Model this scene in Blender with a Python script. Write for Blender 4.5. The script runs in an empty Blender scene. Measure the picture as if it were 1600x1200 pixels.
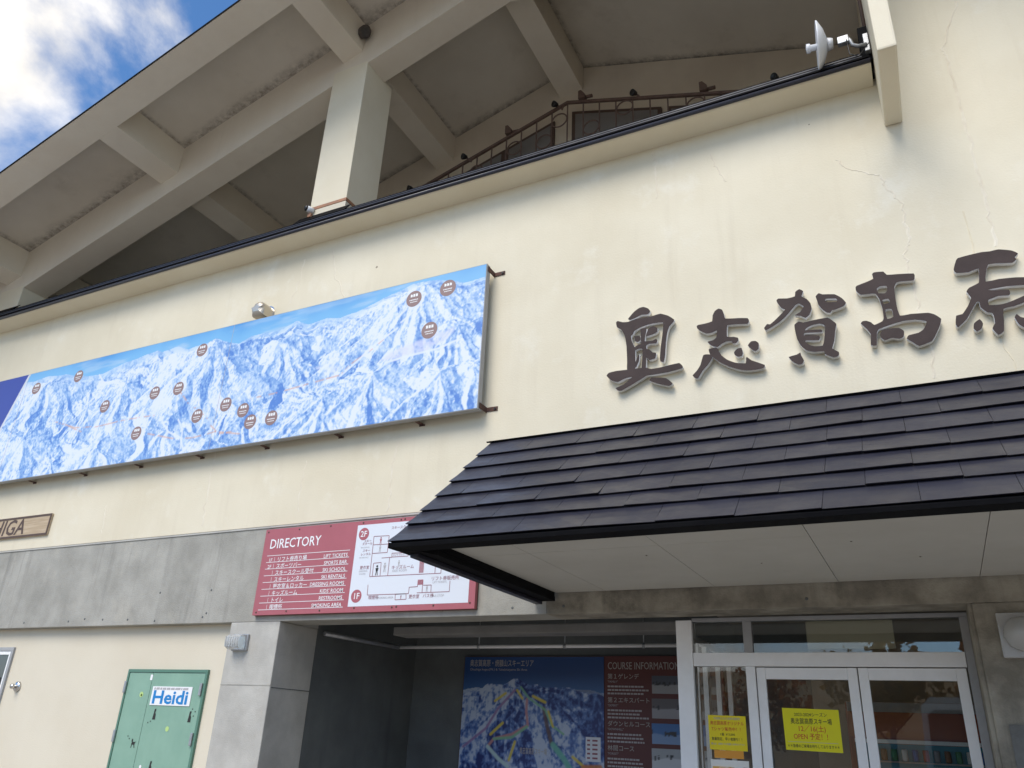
import bpy, bmesh, math, random
import numpy as np
from mathutils import Vector, Matrix, noise as mnoise

random.seed(7)
rng = np.random.default_rng(11)
scene = bpy.context.scene
COL = scene.collection

# ------------------------------------------------------------------ camera
D, H, FPX = 7.3, 1.55, 1233.51
YAW, PITCH, ROLL = -0.48506682, 0.42108428, 0.04776475
_f = Vector((math.sin(YAW)*math.cos(PITCH), math.cos(YAW)*math.cos(PITCH), math.sin(PITCH)))
_r = Vector((math.cos(YAW), -math.sin(YAW), 0)); _u = _r.cross(_f)
RGT = _r*math.cos(ROLL) + _u*math.sin(ROLL)
UPV = -_r*math.sin(ROLL) + _u*math.cos(ROLL)
FWD = _f
CAM = Vector((0, -D, H))
cd = bpy.data.cameras.new('camera'); cam = bpy.data.objects.new('camera', cd); COL.objects.link(cam)
m = Matrix.Identity(4)
for i in range(3):
    m[i][0], m[i][1], m[i][2], m[i][3] = RGT[i], UPV[i], -FWD[i], CAM[i]
cam.matrix_world = m
cd.sensor_fit = 'HORIZONTAL'; cd.sensor_width = 36.0; cd.lens = 36.0*FPX/1600
cd.clip_start = 0.05; cd.clip_end = 2000
scene.camera = cam

# ------------------------------------------------------------------ light
SUN_EL, SUN_AZ, SUN_STR, SUN_ANGLE = math.radians(48), math.radians(187), 1.5, math.radians(36)   # azimuth from +Y (north) clockwise: in front of the facade
SKY_STR, CLOUD_VAL = 0.10, 6.5
EXPOSURE = 1.06
scene.view_settings.view_transform = 'Standard'; scene.view_settings.look = 'None'
scene.view_settings.exposure = EXPOSURE; scene.view_settings.gamma = 1.0
scene.view_settings.use_curve_mapping = False

w = bpy.data.worlds.new('World'); scene.world = w; w.use_nodes = True
nt = w.node_tree; nt.nodes.clear()
N = nt.nodes.new; L = nt.links.new
out = N('ShaderNodeOutputWorld'); bg = N('ShaderNodeBackground'); bg.inputs[1].default_value = SKY_STR
sky = N('ShaderNodeTexSky'); sky.sky_type = 'NISHITA'; sky.sun_disc = False
sky.sun_elevation = SUN_EL; sky.sun_rotation = SUN_AZ; sky.altitude = 1500; sky.air_density = 1.0; sky.dust_density = 0.3; sky.ozone_density = 2.0
tc = N('ShaderNodeTexCoord'); mp = N('ShaderNodeMapping'); mp.inputs['Location'].default_value = (4.3426, -1.1197, 3.2164); mp.inputs['Scale'].default_value = (1, 1, 1.25)
nz = N('ShaderNodeTexNoise'); nz.inputs['Scale'].default_value = 2.6; nz.inputs['Detail'].default_value = 9; nz.inputs['Roughness'].default_value = 0.56; nz.inputs['Distortion'].default_value = 0.25
rp = N('ShaderNodeValToRGB'); rp.color_ramp.elements[0].position = 0.475; rp.color_ramp.elements[1].position = 0.65
rp.color_ramp.interpolation = 'EASE'
nz2 = N('ShaderNodeTexNoise'); nz2.inputs['Scale'].default_value = 9; nz2.inputs['Detail'].default_value = 6
cv = N('ShaderNodeMapRange'); cv.inputs['From Min'].default_value = 0.3; cv.inputs['From Max'].default_value = 0.7; cv.inputs['To Min'].default_value = CLOUD_VAL*0.72; cv.inputs['To Max'].default_value = CLOUD_VAL*1.1
cc = N('ShaderNodeVectorMath'); cc.operation = 'SCALE'; cc.inputs[0].default_value = (1.0, 0.955, 0.885)
mx = N('ShaderNodeMix'); mx.data_type = 'RGBA'
L(tc.outputs['Generated'], mp.inputs[0]); L(mp.outputs[0], nz.inputs['Vector']); L(mp.outputs[0], nz2.inputs['Vector'])
L(nz.outputs[0], rp.inputs[0]); L(rp.outputs[0], mx.inputs['Factor']); L(nz2.outputs[0], cv.inputs[0]); L(cv.outputs[0], cc.inputs['Scale'])
hsv = N('ShaderNodeHueSaturation'); hsv.inputs['Saturation'].default_value = 1.18; hsv.inputs['Value'].default_value = 1.15; L(sky.outputs[0], hsv.inputs['Color']); L(hsv.outputs[0], mx.inputs['A']); L(cc.outputs[0], mx.inputs['B']); L(mx.outputs['Result'], bg.inputs[0]); L(bg.outputs[0], out.inputs[0])

sl = bpy.data.lights.new('sun', 'SUN'); sl.energy = SUN_STR; sl.angle = SUN_ANGLE; sl.color = (1, 0.935, 0.83)
so = bpy.data.objects.new('sun', sl); COL.objects.link(so)
sdir = Vector((math.sin(SUN_AZ)*math.cos(SUN_EL), math.cos(SUN_AZ)*math.cos(SUN_EL), math.sin(SUN_EL)))
so.rotation_euler = sdir.to_track_quat('Z', 'Y').to_euler(); so.location = (0, -30, 40)

# ------------------------------------------------------------------ measuring: a pixel of the photograph to a point on a real plane
def ray(px, py):
    return RGT*(px-800) - UPV*(py-600) + FWD*FPX
def at(px, py, Y=0.0):
    d = ray(px, py); return CAM + d*((Y+D)/d.y)

# ------------------------------------------------------------------ helpers
def tag(o, label=None, cat=None, group=None, kind=None):
    if label: o['label'] = label
    if cat: o['category'] = cat
    if group: o['group'] = group
    if kind: o['kind'] = kind
    return o
def thing(name, label, cat, loc=(0, 0, 0), group=None):
    o = bpy.data.objects.new(name, None); COL.objects.link(o); o.location = loc; o.empty_display_size = 0.1
    o.matrix_world = Matrix.Translation(loc)
    return tag(o, label, cat, group)
def link(name, me, mat, parent=None):
    if mat is not None and not me.materials: me.materials.append(mat)
    o = bpy.data.objects.new(name, me); COL.objects.link(o)
    if parent is not None:
        o.parent = parent
        p, t = parent, Vector((0, 0, 0))
        while p is not None: t += p.location; p = p.parent
        o.location = -t + Vector((0, 0, 0))          # geometry is written in world metres
    return o
def obj(name, bm, mat, parent=None, smooth=False):
    bmesh.ops.recalc_face_normals(bm, faces=bm.faces)
    if smooth:
        for f in bm.faces: f.smooth = True
    me = bpy.data.meshes.new(name); bm.to_mesh(me); bm.free()
    return link(name, me, mat, parent)
def box(bm, x0, x1, y0, y1, z0, z1, bev=0.0):
    v = [bm.verts.new((x, y, z)) for x in (x0, x1) for y in (y0, y1) for z in (z0, z1)]
    fs = [bm.faces.new([v[i] for i in q]) for q in ((0, 1, 3, 2), (4, 6, 7, 5), (0, 4, 5, 1), (2, 3, 7, 6), (0, 2, 6, 4), (1, 5, 7, 3))]
    if bev > 0:
        es = list({e for f in fs for e in f.edges})
        bmesh.ops.bevel(bm, geom=es, offset=bev, segments=2, affect='EDGES', profile=0.6)
    return bm
def B(x0, x1, y0, y1, z0, z1, bev=0.0):
    return box(bmesh.new(), x0, x1, y0, y1, z0, z1, bev)
def prism(poly, axis, a, b, bm=None):
    """polygon in the two other axes, extruded from a to b along axis ('x','y','z')"""
    bm = bm or bmesh.new()
    def P(p, t):
        return {'x': (t, p[0], p[1]), 'y': (p[0], t, p[1]), 'z': (p[0], p[1], t)}[axis]
    va = [bm.verts.new(P(p, a)) for p in poly]; vb = [bm.verts.new(P(p, b)) for p in poly]
    n = len(poly); bm.faces.new(va); bm.faces.new(vb[::-1])
    for i in range(n): bm.faces.new((va[i], vb[i], vb[(i+1) % n], va[(i+1) % n]))
    return bm
def tube(pts, r, seg=10, bm=None, caps=True):
    bm = bm or bmesh.new(); pts = [Vector(p) for p in pts]; rings = []
    for i, p in enumerate(pts):
        t = (pts[min(i+1, len(pts)-1)] - pts[max(i-1, 0)]).normalized()
        a = t.orthogonal().normalized() if i == 0 else (rings[-1][1] - t*rings[-1][1].dot(t)).normalized()
        b = t.cross(a); rr = r[i] if isinstance(r, (list, tuple)) else r
        rings.append(([bm.verts.new(p + (a*math.cos(k*2*math.pi/seg) + b*math.sin(k*2*math.pi/seg))*rr) for k in range(seg)], a))
    for (r0, _), (r1, _) in zip(rings, rings[1:]):
        for k in range(seg):
            f = bm.faces.new((r0[k], r0[(k+1) % seg], r1[(k+1) % seg], r1[k])); f.smooth = True
    if caps:
        bm.faces.new(rings[0][0][::-1]); bm.faces.new(rings[-1][0])
    return bm
def lathe(profile, origin, axis, seg=20, bm=None):
    """profile: (distance along axis, radius)"""
    bm = bm or bmesh.new(); ax = Vector(axis).normalized(); a = ax.orthogonal().normalized(); b = ax.cross(a); o = Vector(origin); rings = []
    for t, r in profile:
        rings.append([bm.verts.new(o + ax*t + (a*math.cos(k*2*math.pi/seg) + b*math.sin(k*2*math.pi/seg))*max(r, 1e-4)) for k in range(seg)])
    for r0, r1 in zip(rings, rings[1:]):
        for k in range(seg):
            f = bm.faces.new((r0[k], r0[(k+1) % seg], r1[(k+1) % seg], r1[k])); f.smooth = True
    bm.faces.new(rings[0][::-1]); bm.faces.new(rings[-1])
    return bm

# ------------------------------------------------------------------ materials
def mat(name, col, rough=0.6, metal=0.0, spec=0.5):
    m = bpy.data.materials.new(name); m.use_nodes = True
    b = m.node_tree.nodes['Principled BSDF']
    b.inputs['Base Color'].default_value = (*col, 1); b.inputs['Roughness'].default_value = rough; b.inputs['Metallic'].default_value = metal
    b.inputs['Specular IOR Level'].default_value = spec
    return m
def nodes_of(m):
    t = m.node_tree; return t, t.nodes.new, t.links.new, t.nodes['Principled BSDF']
def surf(name, c1, c2, scale=1.0, rough=0.7, bump=0.15, fine=60.0, streak=0.0, streak_col=None, stretch=(1, 1, 1), spec=0.4, metal=0.0, contrast=(0.35, 0.65), blotch=None):
    """two-tone weathered surface: broad noise, fine grain relief, and optional vertical run-off streaks"""
    m = mat(name, c1, rough, metal, spec); t, N, L, b = nodes_of(m)
    tc = N('ShaderNodeTexCoord'); mp = N('ShaderNodeMapping'); mp.inputs['Scale'].default_value = stretch; L(tc.outputs['Object'], mp.inputs[0])
    n1 = N('ShaderNodeTexNoise'); n1.inputs['Scale'].default_value = scale; n1.inputs['Detail'].default_value = 7; n1.inputs['Roughness'].default_value = 0.6; L(mp.outputs[0], n1.inputs['Vector'])
    r1 = N('ShaderNodeMapRange'); r1.inputs['From Min'].default_value = contrast[0]; r1.inputs['From Max'].default_value = contrast[1]; L(n1.outputs[0], r1.inputs[0])
    mx = N('ShaderNodeMix'); mx.data_type = 'RGBA'; mx.inputs['A'].default_value = (*c1, 1); mx.inputs['B'].default_value = (*c2, 1); L(r1.outputs[0], mx.inputs['Factor'])
    cur = mx.outputs['Result']
    if streak > 0:
        ms = N('ShaderNodeMapping'); ms.inputs['Scale'].default_value = (2.6, 2.6, 0.16); L(tc.outputs['Object'], ms.inputs[0])
        n2 = N('ShaderNodeTexNoise'); n2.inputs['Scale'].default_value = 1.7; n2.inputs['Detail'].default_value = 8; n2.inputs['Roughness'].default_value = 0.68; L(ms.outputs[0], n2.inputs['Vector'])
        r2 = N('ShaderNodeMapRange'); r2.inputs['From Min'].default_value = 0.52; r2.inputs['From Max'].default_value = 0.78; r2.inputs['To Max'].default_value = streak; L(n2.outputs[0], r2.inputs[0])
        n5 = N('ShaderNodeTexNoise'); n5.inputs['Scale'].default_value = 0.7; n5.inputs['Detail'].default_value = 4; L(tc.outputs['Object'], n5.inputs['Vector'])
        r5 = N('ShaderNodeMapRange'); r5.inputs['From Min'].default_value = 0.38; r5.inputs['From Max'].default_value = 0.64; L(n5.outputs[0], r5.inputs[0])
        mu5 = N('ShaderNodeMath'); mu5.operation = 'MULTIPLY'; L(r2.outputs[0], mu5.inputs[0]); L(r5.outputs[0], mu5.inputs[1])
        m2 = N('ShaderNodeMix'); m2.data_type = 'RGBA'; m2.inputs['B'].default_value = (*(streak_col or c2), 1); L(cur, m2.inputs['A']); L(mu5.outputs[0], m2.inputs['Factor']); cur = m2.outputs['Result']
    if blotch:
        bc, bs, ba = blotch
        n4 = N('ShaderNodeTexNoise'); n4.inputs['Scale'].default_value = bs; n4.inputs['Detail'].default_value = 10; n4.inputs['Roughness'].default_value = 0.7; L(tc.outputs['Object'], n4.inputs['Vector'])
        r4 = N('ShaderNodeMapRange'); r4.inputs['From Min'].default_value = 0.56; r4.inputs['From Max'].default_value = 0.74; r4.inputs['To Max'].default_value = ba; L(n4.outputs[0], r4.inputs[0])
        m4 = N('ShaderNodeMix'); m4.data_type = 'RGBA'; m4.inputs['B'].default_value = (*bc, 1); L(cur, m4.inputs['A']); L(r4.outputs[0], m4.inputs['Factor']); cur = m4.outputs['Result']
    L(cur, b.inputs['Base Color'])
    n3 = N('ShaderNodeTexNoise'); n3.inputs['Scale'].default_value = fine; n3.inputs['Detail'].default_value = 5; L(tc.outputs['Object'], n3.inputs['Vector'])
    bp = N('ShaderNodeBump'); bp.inputs['Strength'].default_value = bump; bp.inputs['Distance'].default_value = 0.01; L(n3.outputs[0], bp.inputs['Height']); L(bp.outputs[0], b.inputs['Normal'])
    return m

M = {}
M['plaster'] = surf('cream_plaster', (0.735, 0.67, 0.52), (0.655, 0.585, 0.435), 0.55, 0.75, 0.22, 45, 0.62, (0.57, 0.495, 0.365), blotch=((0.77, 0.73, 0.62), 1.3, 0.75))
def add_specks(m, col=(0.16, 0.11, 0.07)):
    t, N, L, b = nodes_of(m); src = b.inputs['Base Color'].links[0].from_socket
    tc = N('ShaderNodeTexCoord'); v = N('ShaderNodeTexVoronoi'); v.inputs['Scale'].default_value = 1.5; L(tc.outputs['Object'], v.inputs['Vector'])
    sx = N('ShaderNodeSeparateColor'); L(v.outputs['Color'], sx.inputs[0])
    rr = N('ShaderNodeMath'); rr.operation = 'MULTIPLY'; rr.inputs[1].default_value = 0.028; L(sx.outputs[0], rr.inputs[0])
    lt = N('ShaderNodeMath'); lt.operation = 'LESS_THAN'; L(v.outputs['Distance'], lt.inputs[0]); L(rr.outputs[0], lt.inputs[1])
    f = N('ShaderNodeMath'); f.operation = 'MULTIPLY'; f.inputs[1].default_value = 0.75; L(lt.outputs[0], f.inputs[0])
    mx = N('ShaderNodeMix'); mx.data_type = 'RGBA'; mx.inputs['B'].default_value = (*col, 1); L(f.outputs[0], mx.inputs['Factor']); L(src, mx.inputs['A']); L(mx.outputs['Result'], b.inputs['Base Color'])
add_specks(M['plaster'])
M['plaster2'] = surf('pale_plaster', (0.68, 0.62, 0.495), (0.63, 0.565, 0.44), 0.6, 0.75, 0.2, 60, 0.2, (0.6, 0.53, 0.4))
M['soffit'] = surf('soffit_paint', (0.64, 0.585, 0.495), (0.57, 0.515, 0.43), 0.7, 0.8, 0.15, 40, blotch=((0.30, 0.25, 0.19), 0.9, 0.35))
M['back_wall'] = surf('back_wall_paint', (0.66, 0.58, 0.455), (0.58, 0.50, 0.39), 0.7, 0.8, 0.15, 40, 0.3, (0.42, 0.36, 0.28))
M['beam_paint'] = surf('beam_paint', (0.74, 0.67, 0.55), (0.68, 0.60, 0.485), 0.8, 0.75, 0.12, 45, 0.2, (0.42, 0.36, 0.28))
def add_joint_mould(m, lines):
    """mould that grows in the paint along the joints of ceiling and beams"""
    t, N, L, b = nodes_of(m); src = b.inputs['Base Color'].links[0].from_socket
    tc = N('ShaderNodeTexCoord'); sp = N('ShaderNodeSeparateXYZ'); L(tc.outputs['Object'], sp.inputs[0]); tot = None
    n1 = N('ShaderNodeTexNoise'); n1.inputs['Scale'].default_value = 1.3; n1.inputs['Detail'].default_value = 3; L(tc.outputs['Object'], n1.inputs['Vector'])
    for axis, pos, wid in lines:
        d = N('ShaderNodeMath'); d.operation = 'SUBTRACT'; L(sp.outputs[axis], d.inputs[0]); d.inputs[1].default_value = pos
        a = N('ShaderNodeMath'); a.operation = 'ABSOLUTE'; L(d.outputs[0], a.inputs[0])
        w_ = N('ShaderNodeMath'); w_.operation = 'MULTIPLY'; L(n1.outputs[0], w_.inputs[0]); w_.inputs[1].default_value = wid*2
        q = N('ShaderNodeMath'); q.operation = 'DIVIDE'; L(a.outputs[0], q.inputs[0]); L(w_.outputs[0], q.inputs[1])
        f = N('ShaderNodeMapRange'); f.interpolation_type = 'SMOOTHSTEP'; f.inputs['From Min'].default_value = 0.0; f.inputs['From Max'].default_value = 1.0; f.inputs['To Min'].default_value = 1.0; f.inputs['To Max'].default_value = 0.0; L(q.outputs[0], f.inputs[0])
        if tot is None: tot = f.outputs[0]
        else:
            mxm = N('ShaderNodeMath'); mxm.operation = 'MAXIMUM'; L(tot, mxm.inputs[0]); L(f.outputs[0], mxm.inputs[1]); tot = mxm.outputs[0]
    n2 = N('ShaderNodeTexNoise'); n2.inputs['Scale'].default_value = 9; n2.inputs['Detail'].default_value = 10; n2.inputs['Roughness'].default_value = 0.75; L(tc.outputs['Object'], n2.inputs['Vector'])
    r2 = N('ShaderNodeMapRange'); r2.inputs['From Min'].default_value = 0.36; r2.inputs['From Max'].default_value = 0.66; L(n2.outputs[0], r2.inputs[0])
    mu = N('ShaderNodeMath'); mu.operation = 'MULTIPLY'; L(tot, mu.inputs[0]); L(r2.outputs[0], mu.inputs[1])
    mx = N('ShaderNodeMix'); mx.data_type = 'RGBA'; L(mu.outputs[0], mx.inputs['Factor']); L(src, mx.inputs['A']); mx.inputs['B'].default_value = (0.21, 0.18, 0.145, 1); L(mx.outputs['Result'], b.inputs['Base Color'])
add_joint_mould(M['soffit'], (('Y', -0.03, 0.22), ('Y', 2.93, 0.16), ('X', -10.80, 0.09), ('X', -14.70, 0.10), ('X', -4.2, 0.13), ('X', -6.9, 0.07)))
M['mould'] = surf('mould_stain', (0.06, 0.055, 0.05), (0.12, 0.10, 0.085), 6, 0.9, 0.2, 60)
M['column'] = surf('column_paint', (0.76, 0.69, 0.535), (0.71, 0.63, 0.47), 1.0, 0.7, 0.15, 50)
M['concrete'] = surf('concrete', (0.405, 0.39, 0.345), (0.285, 0.275, 0.24), 1.7, 0.82, 0.5, 60, 1.0, (0.15, 0.145, 0.13), blotch=((0.50, 0.465, 0.39), 1.3, 0.55))
M['concrete_pale'] = surf('pale_concrete', (0.49, 0.475, 0.43), (0.385, 0.37, 0.335), 2.4, 0.82, 0.4, 80, 0.5, (0.28, 0.27, 0.25), blotch=((0.36, 0.33, 0.28), 4.0, 0.5))
M['concrete_pale2'] = surf('dusty_duct', (0.22, 0.215, 0.20), (0.16, 0.155, 0.145), 2.0, 0.7, 0.2, 60)
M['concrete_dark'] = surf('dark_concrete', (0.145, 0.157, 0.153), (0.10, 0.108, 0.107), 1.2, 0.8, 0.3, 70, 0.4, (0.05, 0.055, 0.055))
M['concrete_stain'] = surf('stained_concrete', (0.36, 0.33, 0.265), (0.19, 0.17, 0.135), 2.6, 0.85, 0.5, 60, 1.0, (0.045, 0.04, 0.033), contrast=(0.38, 0.6), blotch=((0.075, 0.066, 0.052), 1.7, 0.85))
M['crack'] = surf('crack_filler', (0.75, 0.685, 0.55), (0.66, 0.58, 0.44), 6, 0.7, 0.2, 60)
M['crack_dark'] = surf('crack_line', (0.655, 0.57, 0.415), (0.73, 0.65, 0.48), 5, 0.8, 0.2, 60)
M['rust'] = surf('rusty_steel', (0.115, 0.055, 0.04), (0.065, 0.035, 0.028), 12, 0.8, 0.3, 90)
M['copper'] = surf('copper_tape', (0.42, 0.20, 0.10), (0.30, 0.16, 0.10), 6, 0.5, 0.1, 60)
M['dark_steel'] = surf('brown_iron', (0.16, 0.10, 0.075), (0.11, 0.07, 0.055), 10, 0.6, 0.2, 90)
M['black'] = mat('black_plastic', (0.012, 0.012, 0.013), 0.35)
M['black_trim'] = surf('black_trim', (0.005, 0.005, 0.006), (0.009, 0.009, 0.010), 3, 0.7, 0.1, 30, spec=0.06)
M['white_alu'] = surf('white_aluminium', (0.86, 0.855, 0.84), (0.80, 0.795, 0.78), 5, 0.45, 0.05, 60, 0.2, (0.72, 0.71, 0.69))
M['grey_alu'] = surf('grey_aluminium', (0.36, 0.36, 0.36), (0.30, 0.30, 0.30), 4, 0.42, 0.05, 60)
M['galv'] = surf('galvanised_steel', (0.42, 0.43, 0.44), (0.34, 0.35, 0.36), 20, 0.42, 0.05, 60, metal=0.6)
M['chrome'] = mat('chrome', (0.62, 0.60, 0.57), 0.16, 1.0)
M['hood_steel'] = mat('hood_steel', (0.55, 0.50, 0.42), 0.38, 0.8)
M['dish'] = mat('white_dish_paint', (0.78, 0.79, 0.81), 0.4)
M['soffit_panel'] = surf('soffit_board', (0.49, 0.475, 0.425), (0.45, 0.435, 0.385), 1.4, 0.7, 0.06, 50, blotch=((0.56, 0.53, 0.48), 2.0, 0.4))
M['letter'] = surf('brown_letter_face', (0.056, 0.038, 0.034), (0.042, 0.028, 0.025), 5, 0.65, 0.15, 80, spec=0.25)
M['letter_side'] = mat('white_letter_return', (0.74, 0.73, 0.72), 0.5)
M['white'] = mat('white_print', (0.80, 0.80, 0.80), 0.5)
M['grey_print'] = mat('grey_print', (0.42, 0.40, 0.41), 0.6)
M['dim_print'] = mat('dim_print', (0.40, 0.38, 0.36), 0.6)
M['black_print'] = mat('black_print', (0.02, 0.018, 0.015), 0.6)
M['red_print'] = mat('red_print', (0.55, 0.05, 0.015), 0.6)
M['maroon_print'] = mat('maroon_print', (0.28, 0.10, 0.125), 0.6)
M['sign_red'] = surf('directory_red', (0.40, 0.115, 0.135), (0.37, 0.105, 0.122), 3, 0.45, 0.03, 50)
M['panel_white'] = mat('directory_white', (0.68, 0.71, 0.755), 0.45)
M['marker'] = mat('brown_marker', (0.27, 0.175, 0.16), 0.5)
M['yellow'] = surf('yellow_paper', (0.76, 0.70, 0.01), (0.72, 0.66, 0.015), 4, 0.6, 0.05, 30)
M['yellow2'] = surf('deep_yellow_paper', (0.80, 0.64, 0.01), (0.74, 0.58, 0.015), 4, 0.6, 0.05, 30)
M['paper'] = mat('paper', (0.75, 0.73, 0.66), 0.6)
M['green'] = surf('green_paint', (0.245, 0.40, 0.305), (0.205, 0.35, 0.265), 2, 0.45, 0.05, 50, 0.5, (0.15, 0.29, 0.215))
M['green_dark'] = mat('green_frame', (0.09, 0.20, 0.145), 0.5)
M['blue_print'] = mat('blue_print', (0.005, 0.20, 0.52), 0.5)
M['purple_panel'] = mat('blue_panel', (0.055, 0.075, 0.36), 0.45)
M['wood'] = surf('weathered_wood', (0.52, 0.41, 0.28), (0.40, 0.30, 0.19), 4, 0.7, 0.3, 60, stretch=(0.5, 1, 8))
M['brown_frame'] = mat('brown_frame', (0.085, 0.05, 0.035), 0.6)
M['dark_window'] = mat('dark_window', (0.06, 0.062, 0.066), 0.12)
M['gable_glass'] = mat('gable_glass', (0.20, 0.185, 0.17), 0.4)
M['maroon_board'] = mat('course_board', (0.10, 0.022, 0.02), 0.5)
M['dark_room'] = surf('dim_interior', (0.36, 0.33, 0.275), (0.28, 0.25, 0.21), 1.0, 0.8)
M['beige_board'] = mat('beige_board', (0.66, 0.60, 0.44), 0.6)
M['acrylic'] = mat('acrylic_lens', (0.80, 0.80, 0.78), 0.15); M['acrylic'].node_tree.nodes['Principled BSDF'].inputs['Transmission Weight'].default_value = 0.55
M['asphalt'] = surf('pale_bounce_ground', (0.38, 0.35, 0.31), (0.32, 0.295, 0.26), 0.4, 0.9, 0.5, 120)  # unseen ground, made pale to bounce more light up onto ledge and soffits
M['hill'] = surf('autumn_hillside', (0.34, 0.20, 0.08), (0.20, 0.14, 0.06), 0.12, 0.95, 0.6, 1.5, blotch=((0.42, 0.19, 0.05), 0.2, 0.8))
M['bark'] = surf('bark', (0.09, 0.065, 0.045), (0.05, 0.038, 0.028), 6, 0.9, 0.5, 20)
M['leaf_o'] = surf('orange_leaves', (0.42, 0.13, 0.02), (0.28, 0.10, 0.02), 0.8, 0.8)
M['leaf_y'] = surf('ochre_leaves', (0.36, 0.20, 0.04), (0.20, 0.11, 0.03), 0.8, 0.8)
for k_ in ('leaf_o', 'leaf_y'):
    t_ = M[k_].node_tree; b_ = t_.nodes['Principled BSDF']; tl_ = t_.nodes.new('ShaderNodeBsdfTranslucent'); mx_ = t_.nodes.new('ShaderNodeMixShader'); mx_.inputs[0].default_value = 0.55
    t_.links.new(b_.inputs['Base Color'].links[0].from_socket, tl_.inputs[0]); t_.links.new(b_.outputs[0], mx_.inputs[1]); t_.links.new(tl_.outputs[0], mx_.inputs[2]); t_.links.new(mx_.outputs[0], t_.nodes['Material Output'].inputs[0])
M['bus_paint'] = mat('white_bus_paint', (0.72, 0.72, 0.72), 0.3)
M['tyre'] = mat('tyre', (0.02, 0.02, 0.02), 0.8)

# dark metal shingles: slightly wavy sheet so that the sky breaks up on it
def metal_sheet(name, c, rough):
    m = mat(name, c, rough, 0.0, 0.5); t, N, L, b = nodes_of(m)
    tc = N('ShaderNodeTexCoord'); oi = N('ShaderNodeObjectInfo')
    n = N('ShaderNodeTexNoise'); n.inputs['Scale'].default_value = 3.2; n.inputs['Detail'].default_value = 2; L(tc.outputs['Object'], n.inputs['Vector'])
    bp = N('ShaderNodeBump'); bp.inputs['Strength'].default_value = 0.35; bp.inputs['Distance'].default_value = 0.03; L(n.outputs[0], bp.inputs['Height']); L(bp.outputs[0], b.inputs['Normal'])
    n2 = N('ShaderNodeTexNoise'); n2.inputs['Scale'].default_value = 2.2; n2.inputs['Detail'].default_value = 8; n2.inputs['Roughness'].default_value = 0.65; L(tc.outputs['Object'], n2.inputs['Vector'])
    r = N('ShaderNodeMapRange'); r.inputs['From Min'].default_value = 0.3; r.inputs['From Max'].default_value = 0.75; r.inputs['To Min'].default_value = rough-0.08; r.inputs['To Max'].default_value = rough+0.2; L(n2.outputs[0], r.inputs[0]); L(r.outputs[0], b.inputs['Roughness'])
    hs = N('ShaderNodeHueSaturation'); hs.inputs['Color'].default_value = (*c, 1)
    r3 = N('ShaderNodeMapRange'); r3.inputs['To Min'].default_value = 0.92; r3.inputs['To Max'].default_value = 1.12; L(oi.outputs['Random'], r3.inputs[0]); L(r3.outputs[0], hs.inputs['Value']); L(hs.outputs[0], b.inputs['Base Color'])
    return m
M['shingle'] = metal_sheet('dark_metal_shingle', (0.026, 0.026, 0.038), 0.36)

def glass(name, tint=(0.93, 0.95, 0.94)):
    m = bpy.data.materials.new(name); m.use_nodes = True; t = m.node_tree; t.nodes.clear(); N = t.nodes.new; L = t.links.new
    o = N('ShaderNodeOutputMaterial'); tr = N('ShaderNodeBsdfTransparent'); tr.inputs[0].default_value = (*tint, 1)
    gl = N('ShaderNodeBsdfGlossy'); gl.inputs['Roughness'].default_value = 0.01; fr = N('ShaderNodeFresnel'); fr.inputs[0].default_value = 1.65
    mx = N('ShaderNodeMixShader'); L(fr.outputs[0], mx.inputs[0]); L(tr.outputs[0], mx.inputs[1]); L(gl.outputs[0], mx.inputs[2]); L(mx.outputs[0], o.inputs[0])
    return m
M['glass'] = glass('clear_glass')

def printed(name, rough=0.4):
    m = bpy.data.materials.new(name); m.use_nodes = True; t, N, L, b = nodes_of(m)
    a = N('ShaderNodeVertexColor'); a.layer_name = 'Col'; L(a.outputs[0], b.inputs['Base Color']); b.inputs['Roughness'].default_value = rough
    return m
M['print'] = printed('printed_artwork')

# ------------------------------------------------------------------ text as flat print
_tc = {}
def text_mesh(body, size, bold=0.0, align='LEFT', shear=0.0, thick=0.0, squash=1.0):
    c = bpy.data.curves.new('lettering', 'FONT'); c.body = body; c.size = size; c.align_x = align; c.offset = bold; c.shear = shear; c.extrude = thick; c.resolution_u = 2
    o = bpy.data.objects.new('lettering_tmp', c); COL.objects.link(o)
    dg = bpy.context.evaluated_depsgraph_get(); me = bpy.data.meshes.new_from_object(o.evaluated_get(dg))
    bpy.data.objects.remove(o); bpy.data.curves.remove(c)
    return me
def text(body, x, z, y, size, m, parent, bold=0.0, align='LEFT', shear=0.0, width=None, thick=0.0, name='lettering'):
    """flat lettering on a plane facing -Y; x, z = baseline anchor; width squeezes the line to that many metres"""
    if any(ord(ch) > 0x2fff for ch in body): bold = min(bold, size*0.006)      # dense glyphs stay open
    me = text_mesh(body, size, bold, align, shear, thick)
    xs = [v.co.x for v in me.vertices] or [0, 1]
    k = 1.0 if width is None else width/max(max(xs)-min(xs), 1e-6)
    for v in me.vertices:
        v.co = Vector((x + v.co.x*k, y - v.co.z, z + v.co.y))
    me.materials.clear()
    return link(name, me, m, parent)
def quad_bm(quads, Y, bm=None):
    bm = bm or bmesh.new()
    for q in quads: bm.faces.new([bm.verts.new((p[0], Y, p[1])) for p in q])
    return bm
def lines_px(segs, Y, wdt):
    """thin printed lines between photo points lying on the plane y=Y"""
    qs = []
    for a, b in segs:
        p, q = at(*a, Y), at(*b, Y); d = Vector((q.x-p.x, q.z-p.z)).normalized(); n = Vector((-d.y, d.x))*wdt/2
        qs.append([(p.x+n.x, p.z+n.y), (p.x-n.x, p.z-n.y), (q.x-n.x, q.z-n.y), (q.x+n.x, q.z+n.y)])
    return quad_bm(qs, Y)
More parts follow.
